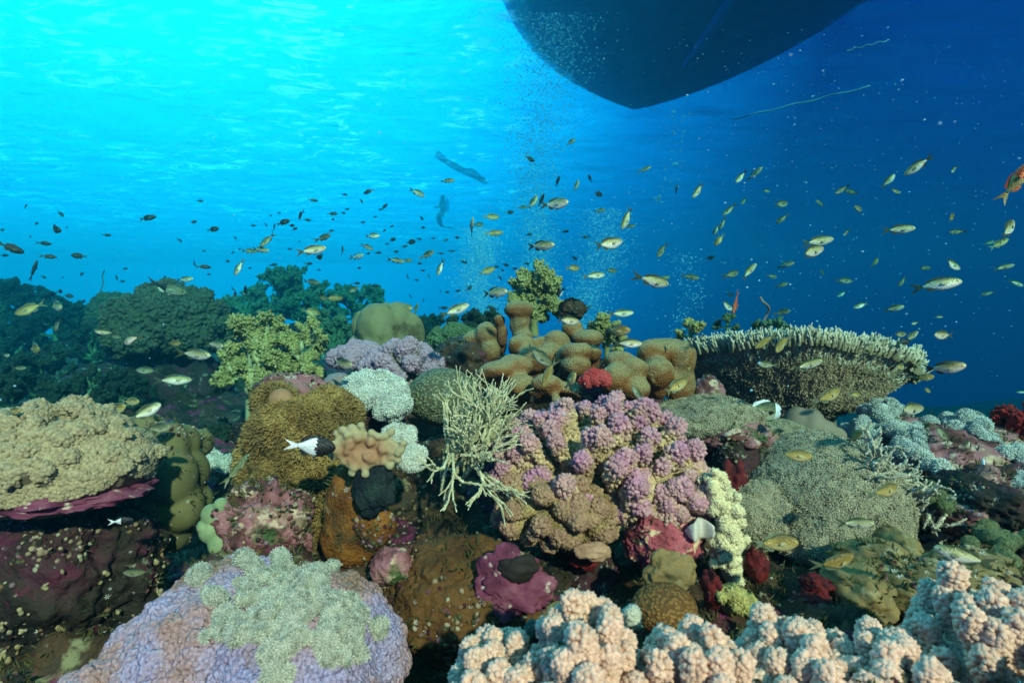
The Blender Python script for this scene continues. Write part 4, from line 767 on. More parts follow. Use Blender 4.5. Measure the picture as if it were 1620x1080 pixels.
# right foreground: tan plate corals, red sponges, green fuzz
for k, (px, py, Y, rx, rz, lab) in enumerate([(1390, 900, .98, 60, 40, 'tan smooth lobed coral below the fuzzy grey lobe'), (1460, 930, .92, 70, 40, 'broad tan plate coral behind the front right cream corals'), (1355, 935, .92, 42, 36, 'rounded tan coral right of the red sponges'), (1540, 905, .95, 60, 30, 'tan ledge coral under the green fuzzy coral'), (1415, 870, 1.05, 26, 30, 'small upright tan lobe beside the grey branched coral')]):
    massive('plate_coral', lab, 'coral', at(px, py, Y), (S(rx, Y), .07, S(rz, Y)), M_tanlobe, 200+k, lvl=5, lob=1.8, lob_amp=.25, noise=.1, group='tan smooth corals at the lower right')
for k, (px, py, Y, rx, rz, lab) in enumerate([(1590, 855, 1.05, 48, 26, 'green fuzzy coral at the right edge'), (1470, 790, 1.18, 24, 24, 'green knobbly coral right of the grey branched coral'), (1560, 880, 1.0, 34, 16, 'low green fuzzy coral beneath the right edge rocks')]):
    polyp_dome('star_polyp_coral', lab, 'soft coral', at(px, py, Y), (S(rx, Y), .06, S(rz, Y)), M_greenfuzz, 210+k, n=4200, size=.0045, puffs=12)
for k, (px, py, Y, rx, rz, lab) in enumerate([(1195, 895, .98, 16, 26, 'red sponge below the left foot of the fuzzy mound'), (1292, 922, .92, 20, 12, 'glossy red pink sponge behind the front cream coral'), (1125, 930, .86, 14, 28, 'thin red sponge strip right of the brown honeycomb coral'), (925, 880, 1.02, 26, 16, 'dark red sponge under the olive warty coral'), (1160, 770, 1.2, 20, 40, 'dull red sponge behind the cream tree soft coral'), (1290, 950, .9, 20, 14, 'maroon sponge beside the rounded tan coral')]):
    V, F = lump(at(px, py, Y), (S(rx, Y), .025, S(rz, Y)), 4, 220+k, noise=.3, ns=2.4, fine=.05); o = obj('sponge', V, F, M_red, org=at(px, py, Y)); tag(o, lab, 'sponge', 'red sponges in the shaded crevices')
massive('dome_coral', 'brown round honeycomb coral behind the front cream corals', 'coral', at(1050, 962, .80), (S(52, .8), .04, S(38, .8)), M_brain2, 7, lvl=6, noise=.03)
V, F = lump(at(1060, 905, .88), (S(40, .88), .02, S(36, .88)), 5, 17, noise=.14); o = obj('plate_coral', V, F, M_tanlobe, org=at(1060, 905, .88)); tag(o, 'olive brown plate coral above the brown honeycomb coral', 'coral')
o, V, F = rock('encrusted_rock', 'rose pink rock with cream nubs below the pink tipped coral', 'rock', at(1050, 850, 1.02), (S(62, 1.02), .06, S(52, 1.02)), material('rose_crust_rock', [(110, 50, 50), (170, 80, 90), (190, 110, 115)], scale=18, detail=9, bump=.9, bump_scale=130, bump_dist=.004, patch=26, patch_col=(222, 190, 150), patch_rng=(.54, .58)), 24, lvl=6, amp=.16)
o, V, F = rock('encrusted_rock', 'dark crevice rock between boulder and rose pink rock', 'rock', at(900, 930, 1.1), (S(80, 1.1), .08, S(90, 1.1)), M_darkrock, 25, lvl=6, amp=.2)
V, F = lump(at(938, 872, .96), (S(28, .96), .012, S(14, .96)), 4, 27, noise=.2); o = obj('crust_coral', V, F, material('buff_crust', [(150, 110, 85), (190, 150, 120)], scale=40, bump=.6), org=at(938, 872, .96)); tag(o, 'buff scalloped crust coral under the olive warty coral', 'coral')
# cream tree soft coral hanging on the right of centre, white fan coral
def hang_tree(name, lab, pts, Y, r, m, seed, n=3000, bit=.003):
    rng = rs(seed); C_ = []
    for (x0, y0, w), (x1, y1, w1) in zip(pts[:-1], pts[1:]):
        for t in np.linspace(0, 1, 8): C_.append((x0+(x1-x0)*t, y0+(y1-y0)*t, w+(w1-w)*t))
    P = []; Rr = []
    for x, y, w in C_:
        for _ in range(9): P.append(at(x+rng.normal()*w*.42, y+rng.normal()*w*.28, Y+rng.uniform(-.015, .015))[:]); Rr.append(S(w*rng.uniform(.18, .32), Y))
    V, F = balls(P, np.array(Rr), 2); V, F = remesh(V, F, .003, 1)
    Pp, N, T, B = sample(V, F, n, rng); b = place(OCT, Pp, N, bit*rng.uniform(.6, 1.4, n), rng, 2.0, .5); A = merge2((V, F, {'rnd': np.full(len(V), .4), 'up': np.zeros(len(V))}), b)
    o = obj(name, A[0], A[1], m, org=P[0], attrs=A[2]); tag(o, lab, 'soft coral'); return o
M_creamsoft = material('cream_tree_coral', [(170, 156, 110), (200, 188, 140)], scale=20, attr='up', attr_cols=(235, 226, 185), attr_rng=(.2, 1.2), rnd=.25, bump=0)
hang_tree('soft_coral', 'cream knobbly soft coral hanging right of the rose pink rock', [(1130, 755, 16), (1145, 800, 26), (1155, 850, 26), (1150, 890, 20), (1170, 920, 12)], .98, 1, M_creamsoft, 301, n=16000, bit=.0024)
V, F = lump(at(1106, 838, .97), (S(22, .97), .012, S(17, .97)), 5, 2, noise=.1, ns=1.5); V[:, 1] += .012*np.sin(V[:, 0]*160); o = obj('mushroom_coral', V, F, M_fan, org=at(1106, 838, .97)); tag(o, 'smooth greyish white fan shaped coral beside the cream knobbly coral', 'coral')
hang_tree('soft_coral', 'olive yellow lobed soft coral at the foot of the cream knobbly coral', [(1150, 935, 16), (1165, 950, 22), (1175, 965, 12)], .85, 1, M_softy, 302, n=2500)
hang_tree('soft_coral', 'blue grey finger soft coral tip behind the front cream coral', [(880, 975, 10), (895, 985, 16), (840, 1000, 18)], .78, 1, M_blueg, 303, n=3000)
hang_tree('soft_coral', 'whitish tuft right of the tallest front finger', [(1002, 965, 8), (998, 985, 14)], .74, 1, M_xenia, 304, n=2500)
massive('rubble_knob', 'green and pink encrusted knob between orange sponge and brown boulder', 'rock', at(620, 895, .98), (S(34, .98), .03, S(28, .98)), M_encr, 9, lvl=5, lob=3, noise=.14)
# loose growth on the open rock
ALLR = cat([(GV, tris(GF))]+ROCKS)
def growth(label, name, n, size, m, seed, proto, zs, jit=.4, zone=None):
    rng = rs(seed)
    P, N, T, B = sample(ALLR[0], ALLR[1], int(n*1.5), rng, lambda c, nn: ((np.abs(c[:, 0]) < 2.2) & (c[:, 1] > .5) & (c[:, 1] < 3.0) & (fbm(c, 13, 4, seed) > .12)).astype(float)/np.maximum(c[:, 1], .5)**2)
    A = place(proto, P, N*[1, 1, -1] if False else np.where(N[:, 2:] < 0, -N, N), size*rng.uniform(.4, 1.5, len(P)), rng, zs, jit); o = obj(name, A[0], A[1], m, attrs=A[2]); tag(o, label, 'reef growth', kind='stuff')
growth('small pink and white encrusting knobs scattered over the bare rock', 'coralline_rubble', 34000, .0040, material('mixed_rubble', [(64, 30, 36), (104, 62, 66), (120, 88, 60), (146, 128, 98), (60, 58, 36), (90, 76, 54), (126, 98, 104), (44, 40, 34), (160, 152, 124), (76, 82, 54)], ramp_attr='rnd', bump=0), 401, ICO[1], .6)
growth('olive turf algae on the bare rock', 'turf_algae', 24000, .009, material('turf', [(50, 52, 26), (90, 86, 44)], scale=9, rnd=.4, bump=0), 402, SPIKE, 1.3)
growth('pale fluffy tufts dotted over the bare rock', 'tuft_growth', 7000, .0038, M_white, 403, STAR6, 1.0)
# ------------------------------------------------------------------ fish
def fish_mat(name, back, mid, belly, zl=-.10, zh=.14, rough=.42, spec=.5, tint=None):
    m = bpy.data.materials.new(name); m.use_nodes = True; N, L = m.node_tree.nodes, m.node_tree.links
    bs = N['Principled BSDF']; bs.inputs['Roughness'].default_value = rough; bs.inputs['Specular IOR Level'].default_value = spec; bs.inputs['Metallic'].default_value = .25 if 'dark' not in name and 'black' not in name else 0
    tcd = N.new('ShaderNodeTexCoord'); sp = N.new('ShaderNodeSeparateXYZ'); L.new(tcd.outputs['Object'], sp.inputs[0])
    mr = N.new('ShaderNodeMapRange'); mr.inputs['From Min'].default_value = zl; mr.inputs['From Max'].default_value = zh; L.new(sp.outputs['Z'], mr.inputs['Value'])
    no = N.new('ShaderNodeTexNoise'); no.inputs['Scale'].default_value = 9; L.new(tcd.outputs['Object'], no.inputs['Vector'])
    ad = N.new('ShaderNodeMath'); ad.operation = 'MULTIPLY_ADD'; ad.inputs[1].default_value = .25; L.new(no.outputs['Fac'], ad.inputs[0])
    a2 = N.new('ShaderNodeMath'); a2.operation = 'SUBTRACT'; a2.inputs[1].default_value = .125; L.new(mr.outputs[0], a2.inputs[0]); L.new(a2.outputs[0], ad.inputs[2])
    rp = N.new('ShaderNodeValToRGB'); L.new(ad.outputs[0], rp.inputs[0]); e = rp.color_ramp.elements; e.new(.5)
    for x, p, c in zip(e, (.12, .5, .88), (belly, mid, back)): x.position = p; x.color = lin(c)
    L.new(rp.outputs[0], bs.inputs['Base Color'])
    vo = N.new('ShaderNodeTexVoronoi'); vo.inputs['Scale'].default_value = 34; L.new(tcd.outputs['Object'], vo.inputs['Vector'])
    bp = N.new('ShaderNodeBump'); bp.inputs['Strength'].default_value = .25; bp.inputs['Distance'].default_value = .01; L.new(vo.outputs['Distance'], bp.inputs['Height']); L.new(bp.outputs[0], bs.inputs['Normal'])
    return m
def loft(xs, top, bot, wid, n=14, bend=0.):
    V = []; xs = np.array(xs, float)
    t = np.linspace(0, 1, 25); X = np.interp(t, np.linspace(0, 1, len(xs)), xs)
    def sm(a):
        a = np.interp(t, np.linspace(0, 1, len(xs)), a); 
        for _ in range(2): a[1:-1] = (a[:-2]+2*a[1:-1]+a[2:])/4
        return a
    T_, B_, W_ = sm(top), sm(bot), sm(wid)
    for x, a, b, w in zip(X, T_, B_, W_):
        for k in range(n):
            th = 2*np.pi*k/n; V.append([x, w*math.cos(th)*(1-.15*abs(math.sin(th))), (a+b)/2+(a-b)/2*math.sin(th)])
    V = np.array(V); i = np.arange(24)[:, None]*n; j = np.arange(n)[None]; jn = (j+1) % n
    F = np.stack([i+j, i+jn, i+n+jn, i+n+j], -1).reshape(-1, 4)
    V = np.vstack([V, [[X[0], 0, (T_[0]+B_[0])/2], [X[-1], 0, (T_[-1]+B_[-1])/2]]]); k = len(V)
    F = np.vstack([tris(F), np.stack([np.full(n, k-2), jn[0], j[0]], 1), np.stack([np.full(n, k-1), 24*n+j[0], 24*n+jn[0]], 1)])
    return V, F
def fin(pts, th=.006, up=None):
    """thin fin with its own thickness from an outline in the xz plane"""
    P = np.array(pts, float); c = P.mean(0); n = len(P)
    f = np.stack([P[:, 0], np.full(n, th*.35), P[:, 1]], 1); b = f*[1, -1, 1]
    V = np.vstack([f, b, [[c[0], th, c[1]], [c[0], -th, c[1]]]]); F = []
    for i in range(n): j = (i+1) % n; F += [[i, j, 2*n], [n+j, n+i, 2*n+1], [i, n+i, n+j], [i, n+j, j]]
    return V, np.array(F)
def kind_geom(slim=1.0, fork=1.0):
    h = slim
    body = loft([-.27, -.22, -.12, 0, .12, .24, .36, .44, .48, .50], np.array([.028, .035, .085, .135, .160, .158, .125, .085, .05, .01])*h, np.array([-.028, -.035, -.085, -.135, -.155, -.145, -.105, -.065, -.035, -.005])*h,
                [.012, .018, .036, .058, .072, .076, .066, .048, .03, .008])
    tail = fin([(-.25, .026*h), (-.33, .055), (-.43, .105*fork), (-.54, .15*fork), (-.44, .048), (-.37, .008), (-.37, -.008), (-.44, -.048), (-.54, -.15*fork), (-.43, -.105*fork), (-.33, -.055), (-.25, -.026*h)], .004)
    dors = fin([(.20, .14*h), (.12, .178*h), (.0, .178*h), (-.10, .150*h), (-.19, .125*h), (-.23, .07*h), (-.17, .05*h), (-.05, .10*h), (.08, .14*h)], .005)
    anal = fin([(-.02, -.115*h), (-.08, -.155*h), (-.17, -.14*h), (-.23, -.08*h), (-.2, -.045*h), (-.1, -.08*h)], .005)
    pelv = fin([(.18, -.13*h), (.10, -.175*h), (.04, -.19*h), (.10, -.13*h)], .005)
    pec = fin([(.25, -.01), (.18, .03), (.09, .02), (.08, -.04), (.16, -.055)], .004); pecs = []
    for s in (1, -1):
        v = pec[0].copy(); v[:, 1] = v[:, 1]+s*(.068+(.25-v[:, 0])*.22); pecs.append((v, pec[1]))
    eyes = []
    for s in (1, -1):
        v, f = ICO[2]; v = v*[.026, .012, .026]+[.395, s*.052, .022*h]; eyes.append((v, f))
    return dict(body=body, tail=tail, dors=dors, anal=anal, pelv=pelv, pecs=pecs, eyes=eyes)
GEO = {'n': kind_geom(1.16), 's': kind_geom(.98, .95), 'f': kind_geom(1.34, .8), 'slim': kind_geom(.55, .7)}
FM = {'s': fish_mat('silver_fish_skin', (70, 76, 36), (186, 184, 130), (246, 244, 232), -.09, .15),
      'y': fish_mat('golden_fish_skin', (96, 84, 36), (168, 142, 66), (214, 194, 134), -.14, .17),
      'g': fish_mat('olive_fish_skin', (50, 60, 36), (108, 116, 74), (190, 194, 164), -.12, .17),
      'd': fish_mat('dark_or_silhouette_fish', (14, 18, 12), (26, 28, 18), (48, 50, 34), -.12, .14),  # mostly distant silhouettes; their shade is put into the body colour
      'o': fish_mat('orange_fish_skin', (170, 66, 18), (205, 92, 40), (220, 120, 70), -.12, .14),
      'k': fish_mat('black_fish_skin', (14, 10, 12), (20, 14, 16), (26, 20, 20)), 'w': fish_mat('white_fish_skin', (225, 232, 232), (235, 240, 240), (240, 240, 240)),
      'p': fish_mat('violet_fish_skin', (50, 20, 110), (60, 24, 130), (60, 24, 120))}
M_fin = material('fish_fin', [(84, 96, 74), (112, 122, 96)], scale=10, bump=0, rough=.5); M_find = material('dark_fish_fin', [(50, 62, 48), (72, 84, 62)], scale=10, bump=0, rough=.5)
M_pale = material('pale_fish_fin', [(150, 150, 110), (176, 174, 134)], scale=10, bump=0, rough=.5)
M_eye = material('fish_eye', [(8, 8, 8), (12, 12, 12)], bump=0, rough=.15, spec=.8); M_iris = material('fish_iris', [(190, 190, 170), (210, 205, 180)], bump=0, rough=.3)
_pc = {}
def bent(vf, b):
    v = vf[0].copy(); v[:, 1] += b*.42*np.maximum(0, .12-v[:, 0])**2+b*.10*np.maximum(0, v[:, 0]-.12)**2; return v, vf[1]
def fish_meshes(gk, mk, b=0):
    if (gk, mk, b) in _pc: return _pc[gk, mk, b]
    G = {k: ([bent(x, b) for x in g] if isinstance(g, list) else bent(g, b)) for k, g in GEO[gk].items()}; fm = M_find if mk in 'dkgps' else M_fin
    if mk == 'o': fm = FM['o']
    R_ = [('body', mesh('fish_body', *G['body'], FM[mk])), ('tail_fin', mesh('fish_tail', *G['tail'], fm, False)), ('dorsal_fin', mesh('fish_dorsal', *G['dors'], fm, False)),
          ('anal_fin', mesh('fish_anal', *G['anal'], fm, False)), ('pelvic_fin', mesh('fish_pelvic', *G['pelv'], fm, False))]
    for v, f in G['pecs']: R_.append(('pectoral_fin', mesh('fish_pectoral', v, f, M_pale if mk in 'sy' else M_fin, False)))
    for v, f in G['eyes']:
        me = mesh('fish_eye', v, f, M_iris); me.materials.append(M_eye)
        mi = np.array([1 if np.hypot(*(v[t].mean(0)[[0, 2]]-v.mean(0)[[0, 2]])) < .017 else 0 for t in f], np.int32); me.polygons.foreach_set('material_index', mi)
        R_.append(('eye', me))
    V, F, _ = cat([G['body'], G['tail'], G['dors'], G['anal'], G['pelv']]); _pc[gk, mk, b] = (R_, mesh('small_fish', V, F, FM[mk])); return _pc[gk, mk, b]
# (px, py, length px, heading deg in the picture, kind[, depth]); kind: s silvery, y golden, g olive, d darkened to a silhouette
FISH = [(903,225,17,35,'g'),(838,251,17,-25,'d'),(708,286,24,0,'g'),(660,305,25,-25,'s'),(583,303,18,200,'d'),(545,308,10,0,'d'),(572,318,9,-60,'d'),(608,327,14,40,'d'),(601,332,8,20,'d'),(549,331,8,10,'d'),(543,337,8,-20,'d'),
(593,343,8,0,'d'),(574,352,9,10,'d'),(620,358,8,10,'d'),(608,365,7,30,'d'),(667,345,10,-50,'d'),(669,360,8,0,'d'),(589,373,24,0,'s'),(620,379,14,0,'d'),(580,390,23,-25,'g'),(542,397,16,80,'d'),(565,406,25,5,'s'),(582,401,9,0,'d'),(598,400,11,5,'d'),
(650,383,17,5,'d'),(640,390,10,15,'d'),(626,398,10,0,'d'),(612,386,7,0,'d'),(627,412,27,-12,'s'),(644,412,16,0,'y'),(676,403,25,25,'g'),(663,417,9,0,'d'),(697,401,10,0,'d'),(711,397,7,0,'d'),(717,397,9,180,'d'),(723,376,9,0,'d'),(705,380,9,20,'d'),(685,377,8,0,'d'),(663,378,9,-10,'d'),
(697,423,28,-112,'s'),(733,414,14,-20,'d'),(770,429,28,22,'y'),(785,422,10,0,'d'),(794,427,8,-30,'d'),(791,439,9,-50,'d'),(800,419,11,-15,'d'),(814,425,9,0,'d'),(833,417,10,0,'d'),(668,428,8,0,'d'),(645,438,8,100,'d'),(659,443,7,0,'d'),(678,437,8,110,'d'),(568,424,8,0,'d'),(564,448,10,0,'d'),
(592,452,17,0,'d'),(558,459,19,35,'g'),(697,462,7,90,'d'),(707,462,8,0,'d'),(724,460,10,10,'d'),(742,456,12,40,'d'),(763,453,7,45,'d'),(649,468,7,-50,'d'),(670,476,10,80,'d'),(639,486,28,-5,'y'),(658,489,20,70,'g'),(782,463,42,4,'s'),(720,491,48,22,'s'),(701,487,13,0,'d'),(773,486,11,15,'d'),(787,490,7,45,'d'),
(777,343,26,0,'y'),(781,369,30,4,'y'),(757,355,17,0,'g'),(746,360,30,78,'g'),(806,336,14,0,'d'),(827,328,16,5,'g'),(843,321,27,58,'g'),(856,317,19,62,'d'),(878,323,40,0,'s'),(837,371,11,10,'d'),(894,366,12,0,'d'),(926,375,13,0,'d'),(855,389,43,0,'s'),(962,386,52,14,'s'),(908,408,13,-20,'d'),(907,424,22,3,'y'),
(858,422,8,40,'d'),(873,435,10,-25,'d'),(940,436,36,6,'s'),(967,428,20,-8,'g'),(1032,444,58,-12,'s'),(1052,439,16,0,'y'),(859,468,14,0,'d'),(894,468,9,80,'d'),(931,484,9,25,'d'),(982,496,40,3,'s'),(897,507,40,-5,'s'),(975,523,38,3,'y'),(993,543,46,-2,'s'),
(1020,268,21,20,'g'),(882,287,16,70,'d'),(912,294,20,68,'g'),(933,282,13,110,'d'),(946,307,16,-8,'d'),(949,333,19,12,'g'),(992,345,40,-115,'s'),(996,358,18,0,'g'),(1047,396,28,-125,'g'),(1069,302,19,82,'d'),(1042,315,12,75,'g'),
(1105,301,32,-128,'s'),(1172,280,24,-130,'s'),(1194,275,25,45,'g'),(1213,302,14,5,'g'),(1177,318,15,-130,'g'),(1154,332,27,-140,'g'),(1235,323,28,10,'g'),(1238,346,21,-140,'g'),(1143,353,21,-110,'g'),(1138,379,22,-125,'y'),(1133,363,18,-110,'g'),(1123,408,12,10,'d'),(1298,322,19,150,'g'),(1332,300,23,-145,'g'),(1347,304,20,165,'g'),
(1361,331,29,175,'g'),(1405,287,26,50,'s'),(1415,302,23,-15,'g'),(1453,262,38,-138,'s'),(1509,268,19,-140,'s'),(1505,344,24,32,'y'),(1595,363,48,38,'s'),(1515,367,22,180,'g'),(1580,386,28,32,'y'),(1565,384,18,20,'g'),(1422,363,43,2,'s'),(1293,382,50,8,'s'),(1282,399,54,15,'s'),(1338,368,17,-145,'s'),(1385,415,18,50,'y'),
(1242,419,22,15,'g'),(1221,437,19,-10,'g'),(1237,451,20,20,'g'),(1157,434,30,15,'g'),(1184,430,36,45,'s'),(1092,438,26,-14,'g'),(1300,430,12,-60,'g'),(1335,444,25,-4,'g'),(1332,465,15,-140,'s'),(1362,483,21,-155,'s'),(1428,445,21,-130,'g'),(1414,488,25,15,'s'),(1462,424,21,3,'g'),(1505,418,36,-25,'s'),(1482,450,58,8,'s'),
(1587,423,25,15,'s'),(1607,448,23,-25,'s'),(1563,464,17,-165,'g'),(1485,501,12,0,'g'),(1448,511,16,-170,'s'),(1423,529,28,3,'g'),(1442,532,26,40,'g'),(1430,541,26,8,'d'),(1493,530,38,180,'s'),(1237,494,21,15,'g'),(1148,483,32,-28,'s'),(1155,466,13,-15,'d'),(1090,523,24,80,'y',1.45),(1210,540,42,-150,'y',1.35),(1237,543,42,-140,'y',1.35),
(1495,582,44,14,'s'),(1463,597,26,8,'y'),(1467,617,18,-20,'y'),(1437,647,62,-2,'s',1.1),(1310,627,50,24,'y',1.2),(1353,624,22,0,'y',1.35),(1277,577,48,16,'s',1.25),(1213,577,34,172,'g',1.3),(1428,580,26,180,'y',1.4),(1257,720,52,-2,'y',1.0),(1353,690,24,80,'y',1.25),(1495,690,38,140,'g',1.2),(1528,703,22,40,'g',1.25),(1615,620,13,0,'s'),(1473,652,10,0,'d'),
(1227,858,64,6,'y',.88),(1353,827,50,5,'s',.95),(1322,890,68,15,'y',.80),(1400,777,52,12,'y',.98),(1525,880,66,170,'s',.80),(1068,612,46,24,'y',1.2),(1010,625,34,125,'g',1.2),(853,563,50,-38,'g',1.2),(868,590,46,-115,'y',1.15),(902,603,32,62,'y',1.2),
(88,483,42,-12,'s',2.0),(48,488,44,-155,'y',2.0),(90,515,30,-140,'g',2.2),(53,550,36,-8,'y',2.0),(10,562,18,0,'s'),(30,582,22,0,'g'),(308,560,58,-5,'s',1.3),(340,545,36,-8,'s',1.5),(275,543,22,0,'y'),(207,537,38,-160,'s'),(167,526,24,172,'s'),(187,533,18,170,'g'),(273,601,48,-3,'s',1.5),(233,586,30,175,'g',2.0),(323,593,15,5,'g'),(295,525,15,-20,'g'),
(207,635,30,0,'y',1.6),(182,648,42,20,'y',1.3),(230,652,48,30,'s',1.15),(245,660,20,-40,'y',1.2),(250,677,42,6,'g',1.1),(22,650,30,8,'y',1.0),(137,650,13,-20,'s'),(307,663,10,10,'s'),(540,575,42,-4,'s',1.3),(527,472,26,0,'y'),(508,468,22,-40,'y'),(492,493,25,-15,'y'),(407,493,17,10,'g'),(493,446,28,-8,'g'),(388,461,20,82,'d'),(372,462,18,-60,'d'),(411,443,13,82,'d'),
(40,327,12,30,'d'),(96,338,12,-50,'d'),(233,345,27,12,'d'),(316,318,11,0,'d'),(86,362,32,-15,'d'),(105,360,8,0,'d'),(57,354,10,20,'d'),(48,374,8,-40,'d'),(17,392,28,-30,'d'),(3,364,10,0,'d'),(7,404,13,0,'d'),(70,385,20,-5,'d'),(77,406,21,-4,'d'),(125,405,19,176,'d'),(169,372,12,0,'d'),(306,351,14,0,'d'),(337,363,19,12,'d'),(284,380,9,-40,'d'),(323,397,7,0,'d'),
(292,442,28,5,'s'),(260,438,9,0,'d'),(307,416,11,-80,'d'),(322,422,19,-5,'d'),(330,434,9,0,'d'),(378,423,29,-118,'s'),(359,413,10,-10,'d'),(368,400,7,20,'d'),(379,394,6,0,'d'),(372,376,6,-50,'d'),(412,395,29,-8,'s'),(395,397,22,0,'g'),(423,380,28,-132,'g'),(448,352,23,18,'d'),(434,360,14,85,'d'),(421,356,9,-45,'d'),(400,357,8,0,'d'),(428,341,7,-30,'d'),(441,337,7,0,'d'),
(475,340,17,-82,'d'),(486,348,10,0,'d'),(461,357,11,0,'d'),(466,362,11,5,'d'),(495,317,14,0,'d'),(526,338,15,0,'d'),(526,347,8,-20,'d'),(525,365,10,180,'d'),(512,376,28,15,'g'),(493,396,44,12,'s'),(508,406,19,178,'d'),(489,417,14,0,'d'),(458,394,8,10,'d'),(473,382,6,0,'d'),(432,419,13,12,'d'),(395,424,7,0,'d'),(457,442,7,0,'d'),(184,437,15,-60,'d'),(193,445,7,0,'d'),
(128,434,14,20,'d'),(99,439,6,0,'d'),(69,438,9,-30,'d'),(198,425,10,0,'d'),(79,462,13,0,'d'),(95,461,15,5,'d'),(108,468,15,-10,'d'),(131,477,13,15,'d'),(95,470,9,0,'d'),(333,461,11,0,'d'),(338,469,9,85,'d'),(504,427,6,0,'d'),(217,906,38,172,'g',.85)]
LM = [((60, 470), 'the far left bushes'), ((265, 480), 'the dark domed coral'), ((440, 480), 'the teal bushes'), ((610, 500), 'the smooth massive coral'), ((845, 470), 'the tall crest soft coral'), ((960, 560), 'the brown lobes'),
      ((1265, 545), 'the table coral'), ((1530, 660), 'the right skyline'), ((760, 420), 'the left bubble plume'), ((930, 470), 'the middle bubble plume'), ((950, 700), 'the pink tipped coral'), ((1290, 800), 'the fuzzy mound'), ((110, 700), 'the cream plate coral'), ((400, 580), 'the yellow coral tree'), ((1090, 500), 'the gap before the table')]
def describe(f):
    px, py, ln, ang, k = f[:5]; a = ang % 360
    h = ['heading right', 'heading up right', 'heading upward', 'heading up left', 'heading left', 'heading down left', 'heading downward', 'heading down right'][int(((a+22.5) % 360)//45)]
    h = h.replace('heading ', '')
    sz = 'large' if ln >= 40 else 'medium' if ln >= 24 else 'small' if ln >= 14 else 'tiny'
    c = {'s': 'silver', 'y': 'golden', 'g': 'olive', 'd': 'dark'}[k]
    (lx, ly), nm = min(LM, key=lambda m: (m[0][0]-px)**2+((m[0][1]-py)*.6)**2)
    rel = 'high above' if py < ly-95 else 'above' if py < ly-28 else 'below' if py > ly+45 else 'level with'
    return f'{sz} {c} fish facing {h} {rel} {nm}'
def unique_labels(ds, pts):
    from collections import defaultdict
    g = defaultdict(list); out = [None]*len(ds)
    for i, d in enumerate(ds): g[d].append(i)
    W = ['leftmost', 'second from left', 'third from left', 'fourth from left', 'fifth from left', 'sixth from left', 'seventh from left', 'eighth from left', 'ninth from left', 'tenth from left', '11th from left', '12th from left', '13th from left', '14th from left', '15th from left', '16th from left', '17th from left', '18th from left', '19th from left', '20th from left']
    for d, ids in g.items():
        ids.sort(key=lambda i: (pts[i][0], pts[i][1]))
        for r, i in enumerate(ids): out[i] = d if len(ids) == 1 else d+', '+('rightmost' if r == len(ids)-1 else W[r])+' of these'
    return out
def fish_matrix(ang, yaw, roll=0.):
    a, y = R(ang), R(yaw); X = Vector((math.cos(a)*math.cos(y), math.sin(y), math.sin(a)*math.cos(y)))
    up = Vector((0, 0, 1)) if abs(X.z) < .93 else Vector((0, -1, .2)); Y_ = up.cross(X).normalized(); Z = X.cross(Y_).normalized()
    return Matrix((X, Y_, Z)).transposed().to_4x4() @ Matrix.Rotation(roll, 4, 'X')
LABS = unique_labels([describe(f) for f in FISH], [(f[0], f[1]) for f in FISH])
assert len(set(LABS)) == len(LABS), [l for l in LABS if LABS.count(l) > 1]
_r = random.Random(8)
def put_fish(f, label, gk=None, mk=None, group='small fish schooling over the reef', name='damselfish', cat_='fish', yaw=None, whole=True):
    px, py, ln, ang, k = f[:5]; gk = gk or _r.choice(['n', 'n', 's', 'f'] if k in 'yd' else ['n', 's', 's']); mk = mk or k
    if yaw is None: yaw = _r.uniform(-38, 38) if abs(math.cos(R(ang))) > .6 else _r.uniform(-55, 20)
    if len(f) > 5: Y = f[5]*.96; L_ = ln*Y/FPX/math.cos(R(yaw))
    else: L_ = (.078 if ln > 24 else .066 if ln > 12 else .055)*_r.uniform(.9, 1.1); Y = L_*FPX/ln*math.cos(R(yaw))
    if py > 500 and len(f) <= 5: Y *= .62; L_ *= .62
    parts, single = fish_meshes(gk, mk, _r.choice([-1.3, -.6, 0, .6, 1.3])); M4 = Matrix.Translation(at(px, py, Y)) @ fish_matrix(ang, yaw, R(_r.uniform(-14, 14))) @ Matrix.Scale(L_, 4)
    if ln < 14 or not whole: o = bpy.data.objects.new(name, single); COL.objects.link(o); o.matrix_world = M4; return tag(o, label, cat_, group)
    root = bpy.data.objects.new(name, None); COL.objects.link(root); root.matrix_world = M4; root.empty_display_size = .1; tag(root, label, cat_, group)
    bend = _r.uniform(-.35, .35)
    for nm, me in parts:
        c = bpy.data.objects.new(nm, me); COL.objects.link(c); c.parent = root
    return root
for f, l in zip(FISH, LABS): put_fish(f, l)
